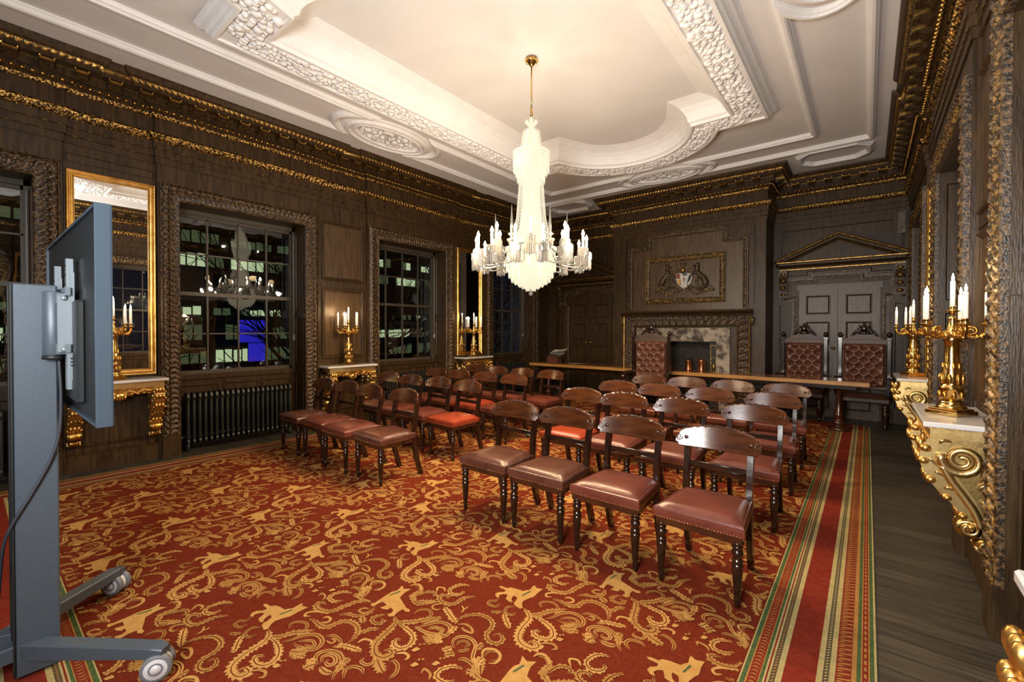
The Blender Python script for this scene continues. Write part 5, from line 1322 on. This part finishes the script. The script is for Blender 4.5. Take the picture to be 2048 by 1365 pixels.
for (x0, y0, x1, y1) in ((-2.80, .165, -2.33, .535), (-2.97, .12, -3.32, .56), (-2.94, .15, -3.12, -.28), (-2.82, .15, -2.80, -.30)):
    d = Vector((x1 - x0, y1 - y0, 0)).normalized(); n_ = Vector((d.y, -d.x, 0)) * .034
    b = mb('tv_grey'); P0 = Vector((x0, y0, 0)); P1 = Vector((x1, y1, 0))
    vs = []
    for P, zt, zb, k in ((P0, .160, .095, 1), (P1 - d * .04, .148, .104, .95), (P1, .138, .112, .7)):
        for q, z in ((n_ * k, zb), (n_ * k, zt - .004), (n_ * k * .85, zt), (-n_ * k * .85, zt), (-n_ * k, zt - .004), (-n_ * k, zb)): vs.append(W_((P.x + q.x, P.y + q.y, z)))
    b.add(vs, [(a * 6 + i, a * 6 + (i + 1) % 6, a * 6 + 6 + (i + 1) % 6, a * 6 + 6 + i) for a in (0, 1) for i in range(6)] + [(0, 1, 2, 3, 4, 5), (17, 16, 15, 14, 13, 12)], False)
    lg = b.build('leg', tv)
    # twin-wheel caster under the tip, wheel faces towards the camera
    c0 = P1 - d * .035; cs = empty('caster', W_((c0.x, c0.y, 0)), 1.15 if x1 > -2.5 else .67, tv)
    cz = .056 + ZCH
    for s_ in (-1, 1):
        q = mb('rubber_grey'); q.lathe([(.040, s_ * .012), (.055, s_ * .014), (.0565, s_ * .020), (.0565, s_ * .036), (.053, s_ * .040), (.044, s_ * .041)], 24, (0, 0, cz), 'y'); wh = q.build('wheel', cs)
        q = mb('plastic_white'); q.lathe([(.044, s_ * .0405), (.040, s_ * .043), (.020, s_ * .040), (.018, s_ * .0445), (.002, s_ * .046)], 20, (0, 0, cz), 'y')
    q = mb('plastic_white')
    for s_ in (-1, 1): q.lathe([(.044, s_ * .0405), (.040, s_ * .043), (.020, s_ * .040), (.018, s_ * .0445), (.002, s_ * .046)], 20, (0, 0, cz), 'y')
    q.build('hub_cap', cs)
    q = mb('plastic_white'); q.lathe([(.046, -.012), (.050, -.010), (.050, .010), (.046, .012)], 20, (0, 0, cz), 'y'); q.mat('steel'); q.lathe([(.012, .05), (.012, .112 - ZCH)], 10, (0, 0, ZCH)); q.build('fork', cs)

# ================================================================ CHANDELIER
ch = empty('chandelier', (-2.8, 3.8, 2.3)); tag(ch, 'great crystal chandelier with lit candle bulbs hanging over the carpet', 'chandelier')
Zb = 2.3
def cz_(pr): return [(r, z - Zb) for r, z in pr]
b = mb('brass'); b.lathe(cz_([(.004, 4.29), (.02, 4.30), (.05, 4.335), (.062, 4.35), (.052, 4.36), (.062, 4.372), (.03, 4.379)]), 20); 
for k in range(10): a = 2 * pi * k / 10; b.ball((.06 * cos(a), .06 * sin(a), 4.35 - Zb), (.012, .012, .018), 6, 4)
b.build('ceiling_rose', ch)
b = mb('brass'); b.lathe(cz_([(.008, 3.78), (.008, 4.30)]), 10); b.lathe(cz_([(.012, 3.76), (.016, 3.80), (.010, 3.85)]), 10); b.tube([(0.018 * cos(t * .5), 0, 3.745 - Zb + .018 * sin(t * .5)) for t in range(14)], .004, 5); b.build('suspension_rod', ch)
b = mb('crystal_glow')
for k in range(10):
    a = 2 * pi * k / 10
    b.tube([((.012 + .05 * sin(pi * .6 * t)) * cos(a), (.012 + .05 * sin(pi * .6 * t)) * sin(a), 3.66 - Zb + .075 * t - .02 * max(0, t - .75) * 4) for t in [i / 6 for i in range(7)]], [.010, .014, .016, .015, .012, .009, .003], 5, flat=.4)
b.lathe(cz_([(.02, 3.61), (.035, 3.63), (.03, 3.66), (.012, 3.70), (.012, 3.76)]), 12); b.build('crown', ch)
def strands(name, prof_, n, pitch, r, m_, par=ch):
    q = mb(m_); q.smooth = True
    tot_ = 0; segs = []
    for i in range(len(prof_) - 1):
        L = sqrt((prof_[i + 1][0] - prof_[i][0]) ** 2 + (prof_[i + 1][1] - prof_[i][1]) ** 2); segs.append((tot_, L)); tot_ += L
    k = int(tot_ / pitch)
    for j in range(k + 1):
        d = tot_ * j / k
        for (s0, L), p0, p1 in zip(segs, prof_, prof_[1:]):
            if d <= s0 + L + 1e-9:
                t = (d - s0) / L; R = p0[0] + (p1[0] - p0[0]) * t; z = p0[1] + (p1[1] - p0[1]) * t; break
        for i in range(n):
            a = 2 * pi * (i + (.5 if j % 2 else 0)) / n; x, y = R * cos(a), R * sin(a)
            q.add([(x, y, z - Zb + r * 1.15), (x - r * sin(a), y + r * cos(a), z - Zb), (x + r * .5 * cos(a), y + r * .5 * sin(a), z - Zb), (x + r * sin(a), y - r * cos(a), z - Zb), (x, y, z - Zb - r * 1.15)],
                  [(0, 1, 2), (0, 2, 3), (4, 2, 1), (4, 3, 2)], False)
    o = q.build(name, par); o['kind'] = 'stuff'; return o
strands('bead_strands', [(.088, 3.60), (.118, 3.40)], 26, .016, .0085, 'crystal_glow')
strands('bead_strands', [(.122, 3.16), (.135, 2.95), (.155, 2.70), (.185, 2.52), (.235, 2.42)], 34, .0165, .0095, 'crystal_glow')
b = mb('glow_core'); b.lathe(cz_([(.07, 3.60), (.095, 3.42), (.10, 3.20), (.085, 3.10), (.095, 2.85), (.12, 2.6), (.17, 2.46)]), 18, caps=False); b.build('inner_glow', ch)
def fringe(name, R, z1, L, n, w, m_, par=ch, cx=0, cy=0, lay=1):
    q = mb(m_)
    for i in range(n):
        a = 2 * pi * i / n; x, y = cx + R * cos(a), cy + R * sin(a); tx, ty = -sin(a) * w, cos(a) * w; ox, oy = cos(a) * w * .6, sin(a) * w * .6
        l = L * (1 + .06 * ((i * 7) % 3 - 1))
        z = z1 - Zb
        q.add([(x, y, z), (x - tx, y - ty, z - l * .12), (x + ox, y + oy, z - l * .12), (x + tx, y + ty, z - l * .12), (x - tx, y - ty, z - l * .9), (x + ox, y + oy, z - l * .9), (x + tx, y + ty, z - l * .9), (x, y, z - l)],
              [(0, 1, 2), (0, 2, 3), (1, 4, 5, 2), (2, 5, 6, 3), (7, 5, 4), (7, 6, 5)], False)
    o = q.build(name, par)
    return o
def ring(name, R, z, r, m_='crystal_glow'):
    q = mb(m_); q.lathe([(R - r, z - Zb - r), (R + r, z - Zb - r * .6), (R + r, z - Zb + r * .6), (R - r, z - Zb + r)], 32, caps=False); return q.build(name, ch)
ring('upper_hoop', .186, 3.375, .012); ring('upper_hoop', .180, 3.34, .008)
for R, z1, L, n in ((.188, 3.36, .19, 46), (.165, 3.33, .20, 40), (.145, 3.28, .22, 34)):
    fringe('prism_fringe', R, z1, L, n, .0088, 'crystal_glow')['kind'] = 'stuff'
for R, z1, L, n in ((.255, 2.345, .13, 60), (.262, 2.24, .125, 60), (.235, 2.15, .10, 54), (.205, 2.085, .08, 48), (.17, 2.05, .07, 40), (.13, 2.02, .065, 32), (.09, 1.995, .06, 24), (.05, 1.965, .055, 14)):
    fringe('prism_fringe', R, z1, L, n, .0095 if R > .1 else .008, 'crystal_glow')['kind'] = 'stuff'
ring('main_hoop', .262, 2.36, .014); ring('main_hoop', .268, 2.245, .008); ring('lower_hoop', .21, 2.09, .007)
b = mb('glow_core'); b.lathe(cz_([(.22, 2.35), (.225, 2.15), (.19, 2.08), (.13, 2.02), (.05, 1.98)]), 20, caps=False); b.build('inner_glow', ch)
b = mb('crystal'); b.ball((0, 0, 1.885 - Zb), .022, 12, 8); b.lathe(cz_([(.004, 1.90), (.012, 1.93), (.004, 1.96)]), 8); b.build('finial_ball', ch)
# candle arms
def arm(R, zc, a, spire):
    o = empty('candle_arm', (0, 0, 0), a, ch)
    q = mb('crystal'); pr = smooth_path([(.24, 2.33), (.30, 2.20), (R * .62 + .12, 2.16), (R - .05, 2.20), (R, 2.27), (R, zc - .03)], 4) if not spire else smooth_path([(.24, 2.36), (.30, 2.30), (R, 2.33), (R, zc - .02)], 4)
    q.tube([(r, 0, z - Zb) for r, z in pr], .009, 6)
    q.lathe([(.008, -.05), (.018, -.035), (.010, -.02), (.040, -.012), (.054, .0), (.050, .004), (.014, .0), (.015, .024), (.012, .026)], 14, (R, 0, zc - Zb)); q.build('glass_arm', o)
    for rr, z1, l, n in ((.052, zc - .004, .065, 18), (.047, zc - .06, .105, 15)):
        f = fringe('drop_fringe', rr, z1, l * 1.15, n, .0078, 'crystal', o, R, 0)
    q = mb('wax'); q.lathe([(.0130, .02), (.0130, .125)], 8, (R, 0, zc - Zb)); cn = q.build('candle_tube', o)
    q = mb('flame_chandelier'); q.lathe([(.006, .125), (.015, .138), (.017, .150), (.009, .172), (.001, .190)], 8, (R, 0, zc - Zb)); q.build('flame_bulb', cn)
    return o
N1 = 14
for k in range(N1): arm(.585, 2.315, 2 * pi * (k + .35) / N1, False)
for k in range(6):
    a = 2 * pi * (k + .1) / 6; arm(.40, 2.42, a, True)
for k in range(6):
    a = 2 * pi * (k + .6) / 6; x, y = .38 * cos(a), .38 * sin(a)
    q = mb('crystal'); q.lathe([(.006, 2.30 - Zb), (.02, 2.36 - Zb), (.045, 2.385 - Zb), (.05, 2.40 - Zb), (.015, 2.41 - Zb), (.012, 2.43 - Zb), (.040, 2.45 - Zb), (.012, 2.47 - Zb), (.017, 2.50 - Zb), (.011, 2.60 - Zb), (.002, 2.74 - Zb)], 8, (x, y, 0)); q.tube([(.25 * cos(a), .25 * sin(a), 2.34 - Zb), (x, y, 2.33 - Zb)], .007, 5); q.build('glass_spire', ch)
# ================================================================ LIGHT
def plight(name, loc, e, r, c=(1, .80, .56)):
    l = bpy.data.lights.new(name, 'POINT'); l.energy = e; l.color = c; l.shadow_soft_size = r
    o = bpy.data.objects.new(name, l); COL.objects.link(o); o.location = loc; return o
def alight(name, loc, tgt, e, sx, sy, c):
    l = bpy.data.lights.new(name, 'AREA'); l.shape = 'RECTANGLE'; l.size = sx; l.size_y = sy; l.energy = e; l.color = c
    o = bpy.data.objects.new(name, l); COL.objects.link(o); o.location = loc
    o.rotation_euler = (Vector(tgt) - Vector(loc)).to_track_quat('-Z', 'Y').to_euler(); return o
w = bpy.data.worlds.new('night'); scene.world = w; w.use_nodes = True
w.node_tree.nodes['Background'].inputs[0].default_value = (.004, .006, .012, 1); w.node_tree.nodes['Background'].inputs[1].default_value = 1
for i in range(8):
    a = 2 * pi * (i + .5) / 8
    plight('chandelier_bulb', (-2.8 + .70 * cos(a), 3.8 + .70 * sin(a), 2.30), 20, .03)
plight('chandelier_bulb', (-2.8, 3.8 - .32, 3.25), 7, .015); plight('chandelier_bulb', (-2.8, 3.8 + .32, 3.25), 7, .015)
for i in range(4):
    a = 2 * pi * i / 4; l = bpy.data.lights.new('chandelier_fill_spot', 'SPOT'); l.energy = 105; l.color = (1, .68, .35); l.spot_size = radians(172); l.spot_blend = .5; l.shadow_soft_size = .06  # added spots, no such fittings: extra chandelier light thrown downward, sparing the ceiling
    o = bpy.data.objects.new('chandelier_fill_spot', l); COL.objects.link(o); o.location = (-2.8 + .62 * cos(a), 3.8 + .62 * sin(a), 2.55)
for x, y, z in ((-6.22, 1.0, .955), (-6.22, 3.72, .955), (-6.22, 6.5, .955), (.39, 3.66, 1.005), (.39, 6.5, 1.005)):
    plight('candle_light', (x + (.11 if x < 0 else -.11), y - .1, z + .83), 5, .03, (1, .62, .28))
# the photographer's flash bounced off the wall and ceiling behind the camera
alight('flash_bounce', (-.3, -1.5, 3.3), (-3.0, 3.5, 1.2), 40, 2.0, 1.2, (.97, .97, 1.0))
alight('flash_up', (-.5, -1.0, 1.9), (-1.9, 5.5, 4.6), 255, .9, .9, (1.0, .955, .90))
scene.view_settings.view_transform = 'Standard'; scene.view_settings.look = 'None'; scene.view_settings.exposure = 0
scene.cycles.use_denoising = True; scene.cycles.max_bounces = 8; scene.cycles.transparent_max_bounces = 12
scene.cycles.sample_clamp_indirect = 4; scene.cycles.caustics_reflective = False; scene.cycles.caustics_refractive = False
scene.cycles.use_light_tree = True
